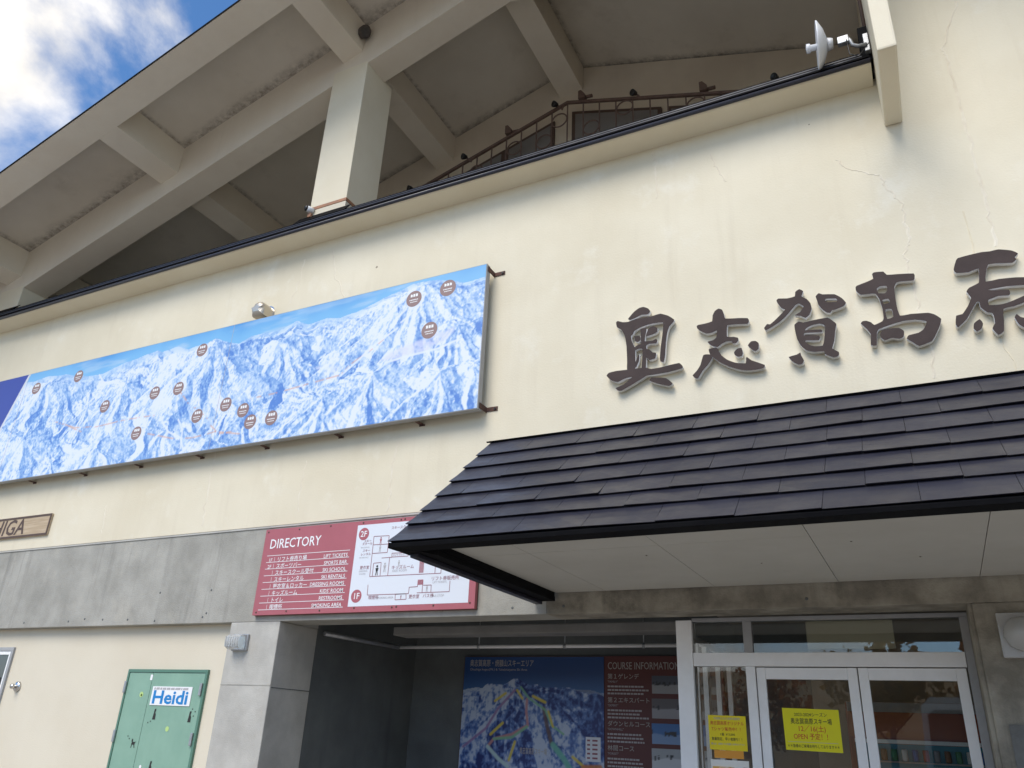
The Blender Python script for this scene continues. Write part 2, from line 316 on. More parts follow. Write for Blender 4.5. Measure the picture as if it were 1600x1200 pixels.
def disc_bm(x, z, Y, r, rz=None, seg=28):
    bm = bmesh.new(); rz = rz or r
    bm.faces.new([bm.verts.new((x+r*math.cos(k*2*math.pi/seg), Y, z+rz*math.sin(k*2*math.pi/seg))) for k in range(seg)])
    return bm

# ------------------------------------------------------------------ numpy noise for the printed panoramas
def vnoise(x, y, seed):
    r = np.random.default_rng(seed).random((256, 256)); xi = np.floor(x).astype(int); yi = np.floor(y).astype(int); fx = x-xi; fy = y-yi
    fx = fx*fx*(3-2*fx); fy = fy*fy*(3-2*fy); g = lambda i, j: r[i & 255, j & 255]
    return (g(xi, yi)*(1-fx)+g(xi+1, yi)*fx)*(1-fy) + (g(xi, yi+1)*(1-fx)+g(xi+1, yi+1)*fx)*fy
def fbm(x, y, seed, o=5, g=0.5):
    s = 0; a = 1; t = 0
    for k in range(o): s = s + a*vnoise(x*2**k+17*k, y*2**k+31*k, seed+k); t += a; a *= g
    return s/t
def ridged(x, y, seed, o=4):
    s = 0; a = 1; t = 0
    for k in range(o): s = s + a*(1-np.abs(2*vnoise(x*2**k+17*k, y*2**k+31*k, seed+k)-1)); t += a; a *= 0.55
    return s/t
def sstep(a, b, x):
    t = np.clip((x-a)/(b-a), 0, 1); return t*t*(3-2*t)
def mixc(c, col, f):
    return c*(1-f[..., None]) + np.array(col)*f[..., None]
def painted(name, x0, x1, z0, z1, Y, nx, nz, fn, parent):
    X, Z = np.meshgrid(np.linspace(x0, x1, nx), np.linspace(z0, z1, nz)); C = np.clip(fn(X, Z), 0, 1)
    co = np.stack([X, np.full_like(X, Y), Z], -1).reshape(-1, 3); idx = np.arange(nx*nz).reshape(nz, nx)
    f = np.stack([idx[:-1, :-1], idx[:-1, 1:], idx[1:, 1:], idx[1:, :-1]], -1).reshape(-1, 4)
    me = bpy.data.meshes.new(name); me.vertices.add(len(co)); me.vertices.foreach_set('co', co.astype(np.float32).ravel())
    me.loops.add(f.size); me.loops.foreach_set('vertex_index', f.astype(np.int32).ravel()); me.polygons.add(len(f)); me.polygons.foreach_set('loop_start', (np.arange(len(f))*4).astype(np.int32))
    me.update(calc_edges=True)
    ca = me.color_attributes.new('Col', 'FLOAT_COLOR', 'POINT'); ca.data.foreach_set('color', np.concatenate([C.reshape(-1, 3), np.ones((nx*nz, 1))], 1).astype(np.float32).ravel())
    return link(name, me, M['print'], parent)
def srgb(r, g, b):
    c = np.array([r, g, b])/255.0; return tuple(np.where(c <= 0.04045, c/12.92, ((c+0.055)/1.055)**2.4))

# ================================================================== GROUND AND WHAT LIES BEHIND THE CAMERA
tag(obj('ground', quad_bm([], 0) if False else B(-150, 150, -140, 40, -0.3, 0.0), M['asphalt']), kind='structure')
def make_hill():
    bm = bmesh.new(); nx, ny = 60, 26; vs = []
    for j in range(ny):
        for i in range(nx):
            x = -150+300*i/(nx-1); y = -60-80*j/(ny-1); t = j/(ny-1)
            z = -0.5 + 20*(t**0.8)*(0.75+0.35*mnoise.noise((x*0.02, y*0.03, 1.0))) + 1.2*mnoise.noise((x*0.13, y*0.13, 4))
            vs.append(bm.verts.new((x, y, z if j else -0.6)))
    for j in range(ny-1):
        for i in range(nx-1):
            bm.faces.new((vs[j*nx+i], vs[j*nx+i+1], vs[(j+1)*nx+i+1], vs[(j+1)*nx+i])).smooth = True
    return bm
tag(obj('hillside', make_hill(), M['hill']), kind='structure')

# ================================================================== THE BUILDING
S = 0.315                                     # roof pitch (rise per metre)
RX = -4.44                                    # ridge
ZS = lambda x, z0=14.50: z0 + S*RX - S*abs(x-RX)    # soffit height; beams hang below it
ZB, ZP = 13.577, 13.944                       # rafter underside / purlin underside offsets
XL, XR = -17.5, 8.6
YB = 2.93
bld = thing('ski_centre_building', 'cream plaster ski centre with concrete base and deep gabled veranda roof', 'building', (-4.4, 0, 0))

def wallpoly():
    return [(XL, 3.838), (XR, 3.838), (XR, ZS(XR)-0.02), (0.40, ZS(0.40)-0.02), (0.40, 8.22), (XL, 8.22)]
obj('plaster_wall', prism(wallpoly(), 'y', 0.0, 0.30), M['plaster'], bld)
obj('concrete_beam', B(XL, -3.35, 0.014, 0.41, 2.68, 3.835, 0.006), M['concrete'], bld)
obj('concrete_beam', B(-3.349, XR, 0.014, 0.41, 2.68, 3.835, 0.006), M['concrete_stain'], bld)
obj('beam_drip_edge', B(XL, XR, 0.002, 0.013, 3.812, 3.834), M['concrete_pale'], bld)
for a, b, mm in ((-7.54, -6.77, 'concrete_pale'), (-15.27, -14.5, 'concrete_pale'), (0.33, 1.75, 'concrete_stain')):
    p = obj('concrete_pillar', B(a, b, 0.014, 0.70, 0, 2.679, 0.012), M[mm], bld)
obj('infill_wall', B(-14.5, -7.541, 0.15, 0.30, 0, 2.679), M['plaster2'], bld)
obj('infill_wall', B(XL, -15.271, 0.15, 0.30, 0, 2.679), M['plaster2'], bld)
# form joints and tie holes of the concrete
for z, a, b in ((1.97, -7.535, -6.775),):
    obj('form_joint', B(a, b, 0.0105, 0.0145, z, z+0.008), M['concrete'], bld)
    obj('form_joint', B(-6.771, -6.766, 0.03, 0.69, z-0.02, z-0.012), M['concrete_dark'], bld)
for px, py in ((37, 973), (105, 976), (160, 968), (132, 967), (241, 970), (330, 922), (316, 964), (322, 958), (250, 926), (196, 981), (690, 971), (600, 972), (800, 957), (880, 957), (1262, 952)):
    p = at(px, py, 0.01)
    if p.z < 2.72: p.z = 2.75
    obj('tie_hole', lathe([(0, 0.015), (0.003, 0.013), (0.0035, 0.001)], (p.x, 0.0145, p.z), (0, -1, 0), 10), M['concrete_dark'], bld)
# stained lower part of the right-hand pier
obj('pier_skim', B(0.42, 1.75, 0.006, 0.0135, 0.0, 1.80), surf('old_grey_render', (0.20, 0.20, 0.19), (0.13, 0.13, 0.12), 3.0, 0.85, 0.4, 60, 0.6, (0.09, 0.09, 0.085)), bld)

# hairline cracks and filler beads in the plaster
def crack(pts, wdt, m, jit=0.02, y=-0.0015):
    bm = bmesh.new(); P = []
    for (ax, ay), (bx, by) in zip(pts, pts[1:]):
        n = 7
        for k in range(n): P.append((ax+(bx-ax)*k/n, ay+(by-ay)*k/n))
    P.append(pts[-1]); pr = None
    for k, (px, py) in enumerate(P):
        q = at(px, py, y); jx = random.uniform(-jit, jit)*0.25 + 0.035*mnoise.noise((k*0.45, pts[0][0], 0)); q.z += 0.035*mnoise.noise((k*0.5, pts[0][1], 7)); ww = wdt*random.uniform(1.2, 2.2)
        c = (q.x+jx, q.z); d = ww/2
        cur = [bm.verts.new((c[0]-d, 0.001, c[1])), bm.verts.new((c[0], y-0.002, c[1])), bm.verts.new((c[0]+d, 0.001, c[1]))]
        if pr: bm.faces.new((pr[0], pr[1], cur[1], cur[0])); bm.faces.new((pr[1], pr[2], cur[2], cur[1]))
        pr = cur
    obj('plaster_crack', bm, m, bld)
crack([(1494, 0), (1478, 65), (1473, 75), (1480, 95), (1497, 150), (1510, 205), (1530, 275), (1545, 330), (1556, 385)], 0.022, M['crack'])
crack([(1306, 250), (1322, 262), (1352, 270), (1375, 275), (1388, 298), (1410, 318), (1413, 345), (1422, 372), (1413, 398), (1420, 420), (1432, 460), (1438, 500), (1455, 545), (1460, 590)], 0.020, M['crack'], 0.025)
crack([(1020, 236), (1024, 260), (1027, 310)], 0.018, M['crack'])
crack([(1110, 240), (1120, 262), (1135, 284)], 0.016, M['crack'])
crack([(476, 405), (468, 440), (452, 475)], 0.022, M['crack'])
crack([(520, 390), (524, 430), (540, 470)], 0.018, M['crack'])
crack([(340, 690), (330, 740), (320, 790), (316, 822)], 0.024, M['crack'])
crack([(622, 690), (612, 730), (610, 770), (605, 800)], 0.022, M['crack'])
crack([(478, 720), (470, 760), (465, 800)], 0.016, M['crack'])
crack([(166, 790), (162, 812), (158, 834)], 0.018, M['crack'])
crack([(1505, 330), (1530, 420), (1560, 520), (1590, 580)], 0.012, M['crack_dark'], 0.015)

# ---- ledge (cornice) with its little metal roof, ending at the fin
LX0, LX1 = XL, 0.33
obj('cornice', prism([(0.02, 8.045), (0.0, 8.05), (-0.31, 8.062), (-0.325, 8.075), (-0.325, 8.098), (0.02, 8.098)], 'x', LX0, LX1), M['column'], bld)
obj('ledge_deck', prism([(e0_[0], e0_[1]) for e0_ in ((-0.33, 8.10), (0.015, 8.505), (0.015, 8.10))], 'x', LX0, LX1-0.08), M['black_trim'], bld)
gut = obj('cornice_gutter', tube([(LX0, -0.345, 8.092), (LX1, -0.345, 8.092)], 0.024, 12), M['shingle'], bld)
n = 5
e0, e1 = Vector((-0.345, 8.125)), Vector((0.0, 8.525)); dv = (e1-e0)/n; nn = Vector((-dv.y, dv.x)).normalized()
for k in range(n):
    a = e0 + dv*k; b = a + dv*1.08; a2 = a + nn*0.034; b2 = b + nn*0.004
    x = LX0; i = 0
    while x < LX1-0.01:
        x2 = min(x + (1.82 if (i or k % 2 == 0) else 0.91), LX1-0.02*k-0.001)
        obj('metal_strip', prism([(a.x-0.010, a.y+0.010), (a.x-0.012, a.y+0.030), (b.x-0.004, b.y+0.006), (b.x+0.01, a.y+0.010)], 'x', x, x2-0.002), M['shingle' if k % 2 else 'black_trim'], bld); x = x2+0.001; i += 1  # courses alternate two dark metals to imitate edges catching the sky
        if x2 >= LX1-0.02*k-0.01: break
obj('ledge_end_cap', B(0.26, 0.355, -0.30, 0.05, 8.14, 8.62, 0.01), M['black_trim'], bld)

# ---- fin at the right end of the veranda opening
obj('wall_fin', B(0.361, 0.532, -1.097, -0.001, 7.473, 11.2, 0.022), M['column'], bld)
obj('fin_gutter_pipe', tube([(0.345, -0.15, 8.6), (0.345, -0.15, 10.9)], 0.022), M['brown_frame'], bld)
# ---- veranda
obj('veranda_floor', B(XL, 0.399, 0.301, YB-0.001, 8.0, 8.25), M['concrete'], bld)
obj('veranda_end_wall', B(0.40, 0.60, 0.301, YB-0.001, 8.0, 11.45), M['back_wall'], bld)
bw = [(XL, 2.0), (XR, 2.0), (XR, ZS(XR)-0.02), (RX, ZS(RX)-0.02), (XL, ZS(XL)-0.02)]
obj('veranda_back_wall', prism([(p[0], max(p[1], 8.0)) for p in bw], 'y', YB, YB+0.25), M['back_wall'], bld)

# ---- roof
rf = bpy.data.objects.new('roof', None); COL.objects.link(rf); rf.parent = bld; rf.location = (0, 0, 9)
def gable_slab(z_lo, z_hi, y0, y1, x0=XL-0.9, x1=XR+0.9):
    return prism([(x0, ZS(x0, z_lo)), (RX, ZS(RX, z_lo)), (x1, ZS(x1, z_lo)), (x1, ZS(x1, z_hi)), (RX, ZS(RX, z_hi)), (x0, ZS(x0, z_hi))], 'y', y0, y1)
obj('soffit', gable_slab(14.50, 14.62, -1.34, 9.0), M['soffit'], rf)
def verge(prof, mat_, name, x0=XL-0.9, x1=XR+0.9):
    """cross-section (y, height offset) swept up one slope and down the other"""
    bm = bmesh.new(); cuts = []
    for x in (x0, RX, x1): cuts.append([bm.verts.new((x, p[0], ZS(x, p[1]))) for p in prof])
    n_ = len(prof)
    for c0, c1 in zip(cuts, cuts[1:]):
        for k_ in range(n_): bm.faces.new((c0[k_], c0[(k_+1) % n_], c1[(k_+1) % n_], c1[k_]))
    bm.faces.new(cuts[0]); bm.faces.new(cuts[-1][::-1])
    return obj(name, bm, M[mat_], rf)
verge([(-1.285, ZP), (-1.757, ZP), (-1.757, ZP+0.012), (-1.40, 14.40), (-1.285, 14.49)], 'beam_paint', 'edge_beam')
verge([(-1.757, ZP+0.014), (-1.772, ZP-0.004), (-1.776, ZP+0.022), (-1.42, 14.47), (-1.28, 14.66), (-1.26, 14.62)], 'black_trim', 'roof_edge_trim')
obj('rafter', gable_slab(ZB, 14.502, 0.0, 0.46), M['beam_paint'], rf)
obj('roof_sheet', gable_slab(14.622, 14.68, -1.25, 9.2, XL-1.0, XR+1.0), M['black_trim'], rf)
for px0, px1 in ((-15.10, -14.72), (-11.21, -10.82), (-7.29, -6.92), (1.2, 1.58)):
    for y0, y1 in ((-1.284, -0.001), (0.461, YB-0.001)):
        obj('purlin', prism([(px0, ZS(px0, ZP)), (px1, ZS(px1, ZP)), (px1, ZS(px1, 14.503)), (px0, ZS(px0, 14.503))], 'y', y0, y1), M['beam_paint'], rf)
for y0, y1 in ((-1.284, -0.001), (0.461, YB-0.001)):
    obj('ridge_purlin', prism([(-4.67, 12.46), (-4.21, 12.46), (-4.21, ZS(-4.21)-0.002+0.004), (RX, ZS(RX)+0.002), (-4.67, ZS(-4.67)+0.002)], 'y', y0, y1), M['beam_paint'], rf)
# ---- columns
for a, b in ((-7.46, -6.775), (-15.2, -14.511)):
    c = obj('column', B(a, b, -0.0015, 0.69, 8.26, ZS((a+b)/2, ZB)+0.16, 0.012), M['column'], bld)
obj('column_base_tape', B(-7.472, -6.763, -0.0135, 0.702, 8.705, 8.755), M['copper'], bld)
obj('column_base', B(-7.468, -6.767, -0.0095, 0.698, 8.30, 8.70, 0.01), M['plaster2'], bld)
obj('base_flashing', prism([(-0.14, 8.42), (-0.011, 8.60), (-0.011, 8.585), (-0.13, 8.405)], 'x', -7.62, -6.66), M['black_trim'], bld)
obj('base_flashing', prism([(-0.14, 8.42), (-0.004, 8.60), (-0.004, 8.585), (-0.13, 8.405)], 'x', -15.4, -14.4), M['black_trim'], bld)

# ---- gable windows in the back wall of the veranda
def gz(x, off): return ZS(x, 14.5) - off
def window(x0, x1, off, zbot=8.6):
    wroot = obj('window', prism([(x0, zbot), (x1, zbot), (x1, gz(x1, off)), (x0, gz(x0, off))], 'y', YB-0.05, YB-0.001), M['brown_frame'], bld)
    t = 0.07
    obj('pane', prism([(x0+t, zbot+t), (x1-t, zbot+t), (x1-t, gz(x1-t, off+t)), (x0+t, gz(x0+t, off+t))], 'y', YB-0.062, YB-0.051), M['gable_glass'], wroot)
for a, b in ((-7.9, -6.85), (-6.83, -5.75), (-5.73, -4.75)): window(a, b, 1.11)
for a, b in ((-4.4, -2.75), (-2.65, -1.3), (-1.25, 0.1)): window(a, b, 1.11)

# ================================================================== ENTRANCE BAY AND RECESS
obj('pillar_leak_filler', B(-7.54, -6.77, 0.411, 0.70, 2.68, 3.3), M['concrete_pale'], bld)  # filler added above the pillar to close a hole that leaked light
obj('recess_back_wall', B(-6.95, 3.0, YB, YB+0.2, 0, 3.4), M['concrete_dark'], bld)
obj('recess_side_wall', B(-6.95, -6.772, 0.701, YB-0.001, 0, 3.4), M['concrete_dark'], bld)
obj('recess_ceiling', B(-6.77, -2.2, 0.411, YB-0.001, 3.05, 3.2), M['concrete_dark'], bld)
obj('ceiling_duct', B(-5.78, -2.2, 0.9, 1.2, 2.615, 2.715, 0.015), M['concrete_pale2'], bld)
tag(obj('lodge_floor', B(-6.77, 3.0, 0.2, YB, 0.0, 0.02), M['asphalt'], bld))
pp = thing('drain_pipe', 'pale pipe running under the ceiling of the dark recess', 'pipe', (-4.4, 2.0, 2.6))
obj('pipe_run', tube([(-6.42, 2.0, 2.60), (-2.25, 2.0, 2.60)], 0.022, 10), M['white_alu'], pp)
obj('pipe_run', tube([(-6.70, 0.75, 2.63), (-6.60, 1.3, 2.62), (-6.42, 1.97, 2.60)], 0.03, 10), M['galv'], pp)
for x in (-5.2, -4.0, -3.0):
    obj('hanger', tube([(x, 2.0, 2.625), (x, 2.0, 3.05)], 0.008, 6), M['galv'], pp)
    obj('clamp', lathe([(-0.015, 0.03), (0.015, 0.03)], (x, 2.0, 2.60), (1, 0, 0), 10), M['galv'], pp)

YD = 0.5
def bar(name, x0, x1, z0, z1, y0=YD, y1=YD+0.09, m='white_alu', parent=None, bev=0.004):
    return obj(name, B(x0, x1, y0, y1, z0, z1, bev), M[m], parent)
ent = bpy.data.objects.new('entrance_frame', None); COL.objects.link(ent); ent.parent = bld; ent.location = (3.6, YD, 0)
bar('frame_post', -2.188, -2.035, 0, 2.66, YD-0.01, YD+0.14, parent=ent)
bar('frame_head', -2.033, 0.30, 2.645, 2.679, parent=ent, m='grey_alu')
bar('transom', -2.033, 0.235, 2.243, 2.362, YD-0.004, YD+0.10, parent=ent)
bar('mullion', -1.556, -1.476, 2.363, 2.644, parent=ent, m='grey_alu')
bar('mullion', -1.554, -1.470, 0, 2.242, parent=ent)
bar('frame_post', 0.237, 0.30, 0, 2.644, parent=ent, m='grey_alu')
def pane(x0, x1, z0, z1, y, parent):
    return obj('pane', B(x0, x1, y, y+0.006, z0, z1), M['glass'], parent)
pane(-2.034, -1.557, 2.363, 2.644, YD+0.03, ent); pane(-1.475, 0.236, 2.363, 2.644, YD+0.03, ent); pane(-2.034, -1.555, 0.02, 2.242, YD+0.03, ent)
for x0, x1 in ((-1.462, -0.612), (-0.602, 0.224)):
    dr = bpy.data.objects.new('glass_door', None); COL.objects.link(dr); dr.parent = bld; dr.location = ((x0+x1)/2+4.4, YD, 0)
    bar('stile', x0, x0+0.079, 0.02, 2.234, YD+0.012, YD+0.06, parent=dr); bar('stile', x1-0.079, x1, 0.02, 2.234, YD+0.012, YD+0.06, parent=dr)
    bar('top_rail', x0+0.0795, x1-0.0795, 2.136, 2.233, YD+0.014, YD+0.058, parent=dr); bar('bottom_rail', x0+0.0795, x1-0.0795, 0.02, 0.22, YD+0.014, YD+0.058, parent=dr)
    pane(x0+0.0795, x1-0.0795, 0.221, 2.135, YD+0.032, dr)
obj('entrance_reveal', B(0.301, 0.329, 0.04, 0.69, 0, 2.679), M['concrete_stain'], bld)
# vestibule behind the glass
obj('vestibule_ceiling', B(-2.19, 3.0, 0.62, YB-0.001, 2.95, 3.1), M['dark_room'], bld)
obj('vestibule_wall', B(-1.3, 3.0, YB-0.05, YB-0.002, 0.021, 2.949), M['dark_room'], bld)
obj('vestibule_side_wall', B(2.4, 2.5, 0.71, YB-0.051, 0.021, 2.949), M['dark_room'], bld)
obj('transom_board', B(-1.005, -0.28, 0.60, 0.615, 2.40, 2.643, 0.006), M['beige_board'], bld)
inn = bpy.data.objects.new('inner_screen', None); COL.objects.link(inn); inn.parent = bld; inn.location = (2.3, 1.5, 0)
for y in (0.95, 1.30, 1.36, 1.85, 2.40): obj('screen_post', B(-2.15, -2.10, y, y+0.045, 0.03, 2.5), M['white_alu'], inn)
obj('screen_head', B(-2.15, -2.10, 0.75, 2.9, 2.5, 2.56), M['white_alu'], inn)

# ================================================================== CANOPY
can = thing('entrance_canopy', 'dark metal shingled canopy with grey board soffit over the glass entrance', 'canopy', (-1.0, -1.2, 2.8))
CX0, CX1 = -3.46, 2.9
T0, E0 = Vector((-1.10, 4.104)), Vector((-2.50, 2.825)); sv = E0-T0; SL = sv.length; sd = sv.normalized(); sn = Vector((sd.y, -sd.x)); sn = sn if sn.x < 0 else -sn
NR = 7; rows = [0.0, 0.34, 0.612, 0.885, 1.15, 1.405, 1.63, SL]
def flare(s): return -0.045*(max(s, 0.0)/SL)**1.2
W = 0.506
def shingle(x0, x1, s0, s1, k, fl0, fl1):
    """one folded sheet: a bowed face with its lower edge proud of the next course"""
    bm = bmesh.new(); nxs = 3; top = []; bot = []
    w0 = random.uniform(-0.006, 0.005); w1 = random.uniform(-0.005, 0.007)
    for i in range(nxs+1):
        t = i/nxs; bow = 0.008*math.sin(math.pi*t)*random.uniform(-0.5, 1.0)
        row = []
        for (s, lift) in ((s0-0.03, 0.003), ((s0+s1)/2, 0.013+bow), (s1, 0.026+(w0*(1-t)+w1*t)), (s1-0.004, 0.019+(w0*(1-t)+w1*t)), (s1-0.03, 0.003)):
            x = (x0+fl0*(s-s0 if False else 1)*(0 if x0 > CX0+0.01 else flare(s)))*(1-t) + x1*t if False else ((x0 + (flare(s) if x0 <= CX0+0.01 else 0))*(1-t) + x1*t)
            p = T0 + sd*s + sn*lift
            row.append(bm.verts.new((x, p.x, p.y)))
        top.append(row)
    for a, b in zip(top, top[1:]):
        for j in range(4): bm.faces.new((a[j], a[j+1], b[j+1], b[j]))
    for row in (top[0], top[-1]): bm.faces.new(row)
    return obj('shingle', bm, M['shingle'], can)
for k in range(NR):
    s0, s1 = rows[k], rows[k+1]
    x = CX0; first = 0.063 + (0.0 if k % 2 == 0 else -0.266)
    edges = [CX0]; xx = first - W*math.ceil((first-CX0)/W)
    while xx < CX0+0.12: xx += W
    while xx < CX1: edges.append(xx + random.uniform(-0.03, 0.03)*0.5); xx += W
    edges.append(CX1)
    for a, b in zip(edges, edges[1:]): shingle(a+(0.0015 if a > CX0 else 0), b-0.0015, s0, s1, k, 0, 0)
deck = [T0 + sn*0.001, E0 + sn*0.001, E0 - sn*0.05 + sd*(-0.02), Vector((-2.30, 2.95)), Vector((0.0, 3.02)), Vector((0.0, 3.9)), Vector((-0.9, 4.06))]
bm = prism([(p.x, p.y) for p in deck], 'x', CX0+0.03, CX1)
for v_ in bm.verts:
    if v_.co.x < CX0+0.1: v_.co.x = CX0 + 0.006 + (flare((Vector((v_.co.y, v_.co.z))-T0).dot(sd)) if v_.co.y < -1.0 else 0.02)
bmesh.ops.triangulate(bm, faces=[f for f in bm.faces if len(f.verts) > 4])
obj('deck', bm, M['black_trim'], can)
obj('ridge_trim', prism([(T0.x+0.05, T0.y+0.035), (T0.x-0.045, T0.y+0.002), (T0.x-0.035, T0.y-0.01), (T0.x+0.05, T0.y+0.02)], 'x', CX0-0.03, CX1), M['black_trim'], can)
obj('fascia', prism([(-2.515, 2.797), (-2.522, 2.822), (-2.49, 2.84), (-2.36, 2.92), (-2.355, 2.797)], 'x', CX0-0.03, CX1), M['black_trim'], can)
obj('end_fascia', prism([(CX0-0.04, -2.51), (CX0+0.14, -2.354), (CX0+0.20, -2.2), (CX0+0.22, -0.03), (CX0-0.02, -0.03), (CX0-0.02, -2.1), (CX0-0.025, -2.35)], 'z', 2.795, 2.838), M['black_trim'], can)
obj('end_cheek', B(CX0+0.175, CX0+0.215, -2.345, -0.03, 2.839, 2.91), M['black_trim'], can)
obj('end_rib', B(CX0+0.02, CX0+0.09, -2.30, -0.04, 2.765, 2.794, 0.004), M['shingle'], can)
xs = [CX0+0.216, -2.72, -1.672, -0.626, 0.422, 1.47, 2.52, CX1]
for a, b in zip(xs, xs[1:]):
    for y0, y1 in ((-2.352, -1.72), (-1.716, -0.012)):
        obj('soffit_panel', B(a+0.0025, b-0.0025, y0, y1, 2.877+random.uniform(0, 0.0015), 2.893), M['soffit_panel'], can)
obj('soffit_backing', B(CX0+0.216, CX1, -2.352, -0.012, 2.8945, 2.905), M['black_trim'], can)

for px, py in ((1438, 870), (1190, 880), (1010, 868), (1330, 846)):
    d_ = ray(px, py); p = CAM + d_*((2.876-H)/d_.z)
    obj('screw', lathe([(0, 0.008), (0.002, 0.006)], (p.x, p.y, 2.8765), (0, 0, -1), 8), M['brown_frame'], can)

# ================================================================== LETTERS
def smooth_poly(pts, sub=4):
    n = len(pts); out = []
    for i in range(n):
        p0, p1, p2, p3 = (np.array(pts[(i+k-1) % n], float) for k in range(4))
        for s in range(sub):
            t = s/sub; out.append(0.5*((2*p1)+(-p0+p2)*t*0.8+(p0*0.8*2-5*p1+(4*p2)-p3*0.8*1+(0))*0*t + 0) if False else (p1*(1-t)+p2*t) + 0.12*((p1-p0)-(p2-p1)*0.0-(p2-p1))*t*(1-t) + 0.12*((p2-p3)-(p1-p2))*t*(1-t)*1.0)
    return out
def character(label, zoom, polys):
    ox, oy, sc = zoom; YF = -0.07
    allp = [at(ox+x/sc, oy+y/sc, YF) for loops in polys for x, y in loops[0]]
    cx = sum(p.x for p in allp)/len(allp); cz = min(p.z for p in allp)
    root = thing('sign_character', label, 'sign letter', (cx, 0, cz), 'brown characters of the large wall lettering')
    for i, loops in enumerate(polys):
        c = bpy.data.curves.new('stroke', 'CURVE'); c.dimensions = '2D'; c.fill_mode = 'BOTH'; c.extrude = 0.026
        for lp in loops:
            q = [at(ox+x/sc, oy+y/sc, YF) for x, y in smooth_poly(lp)]
            sp = c.splines.new('POLY'); sp.points.add(len(q)-1); sp.use_cyclic_u = True
            for k, p in enumerate(q): sp.points[k].co = (p.x, p.z, 0, 1)
        o = bpy.data.objects.new('tmp', c); COL.objects.link(o)
        me = bpy.data.meshes.new_from_object(o.evaluated_get(bpy.context.evaluated_depsgraph_get())); bpy.data.objects.remove(o); bpy.data.curves.remove(c)
        bm = bmesh.new(); bm.from_mesh(me); bpy.data.meshes.remove(me)
        bmesh.ops.remove_doubles(bm, verts=bm.verts, dist=1e-5)
        yoff = YF + 0.026 - 0.0007*i
        front = [f for f in bm.faces if abs(f.normal.z) > 0.7 and f.calc_center_median().z > 0]
        bf = bmesh.new(); vm = {}
        for f in front:
            vs = []
            for v in f.verts:
                if v not in vm: vm[v] = bf.verts.new((v.co.x, yoff - v.co.z - 0.0012, v.co.y))
                vs.append(vm[v])
            try: bf.faces.new(vs)
            except ValueError: pass
        for v in bm.verts: v.co = Vector((v.co.x, yoff - v.co.z, v.co.y))
        st = obj('stroke', bm, M['letter_side'], root)
        obj('face', bf, M['letter'], st)
ZA = (940, 460, 7.5); ZBk = (1070, 470, 8.571); ZC = (1180, 440, 8); ZD = (1320, 410, 8); ZE = (1480, 380, 7.5)
character('leftmost brown wall character, boxy with spread feet, nearest the map board', ZA, [
 [[(170,330),(190,312),(245,326),(310,322),(400,290),(560,262),(620,245),(690,226),(780,250),(850,295),(840,325),(795,375),(770,450),(755,560),(745,715),(730,790),(690,785),(683,740),(695,600),(715,450),(722,330),(650,335),(560,350),(450,390),(385,430),(370,465),(345,490),(355,545),(380,600),(395,650),(398,780),(395,880),(300,890),(300,800),(292,600),(270,480),(225,410),(180,385)]],
 [[(310,288),(380,205),(440,160),(490,147),(545,165),(570,198),(545,235),(470,240),(410,270),(340,300)]],
 [[(455,410),(530,400),(515,480),(510,550),(600,540),(640,520),(655,545),(640,575),(560,580),(525,600),(530,640),(560,645),(600,680),(640,685),(630,750),(560,770),(525,740),(520,860),(470,880),(475,780),(480,640),(430,640),(395,655),(385,620),(430,590),(465,580)]],
 [[(560,390),(610,375),(655,395),(655,440),(600,470),(520,495),(530,450)]],
 [[(385,495),(450,485),(460,530),(430,560),(395,550)]],
 [[(445,700),(440,780),(410,850),(395,850),(400,790),(425,730)]],
 [[(60,955),(90,920),(180,898),(300,885),(395,875),(510,858),(580,875),(700,855),(910,805),(955,855),(930,872),(780,915),(600,945),(530,955),(460,1000),(240,1128),(195,1128),(165,1100),(255,1060),(360,970),(270,990),(190,1030),(110,1008)]],
 [[(560,1010),(590,975),(680,978),(760,985),(835,1045),(790,1075),(680,1055),(600,1030)]]])
character('second brown wall character from the left, with two loose dots and a long curved stroke', ZBk, [
 [[(160,345),(175,325),(270,305),(365,275),(372,200),(400,140),(450,105),(500,120),(525,180),(545,238),(700,232),(840,232),(860,270),(840,308),(700,315),(580,325),(568,345),(566,480),(650,482),(712,495),(718,530),(690,565),(640,570),(630,540),(560,545),(490,580),(440,620),(380,612),(330,580),(305,548),(370,530),(420,495),(430,400),(370,425),(290,440),(210,405),(170,375)]],
 [[(325,680),(325,645),(420,625),(450,660),(490,730),(570,790),(680,830),(815,838),(820,780),(830,752),(900,800),(1070,858),(1055,900),(950,925),(830,935),(720,920),(600,885),(480,830),(400,775),(345,730)]],
 [[(245,735),(285,718),(345,722),(370,770),(310,860),(240,940),(180,1040),(140,1035),(105,1000),(160,940),(210,860)]],
 [[(660,690),(700,645),(760,632),(780,700),(765,740),(710,750),(670,725)]],
 [[(845,600),(890,545),(950,540),(990,570),(990,640),(950,675),(900,655)]]])
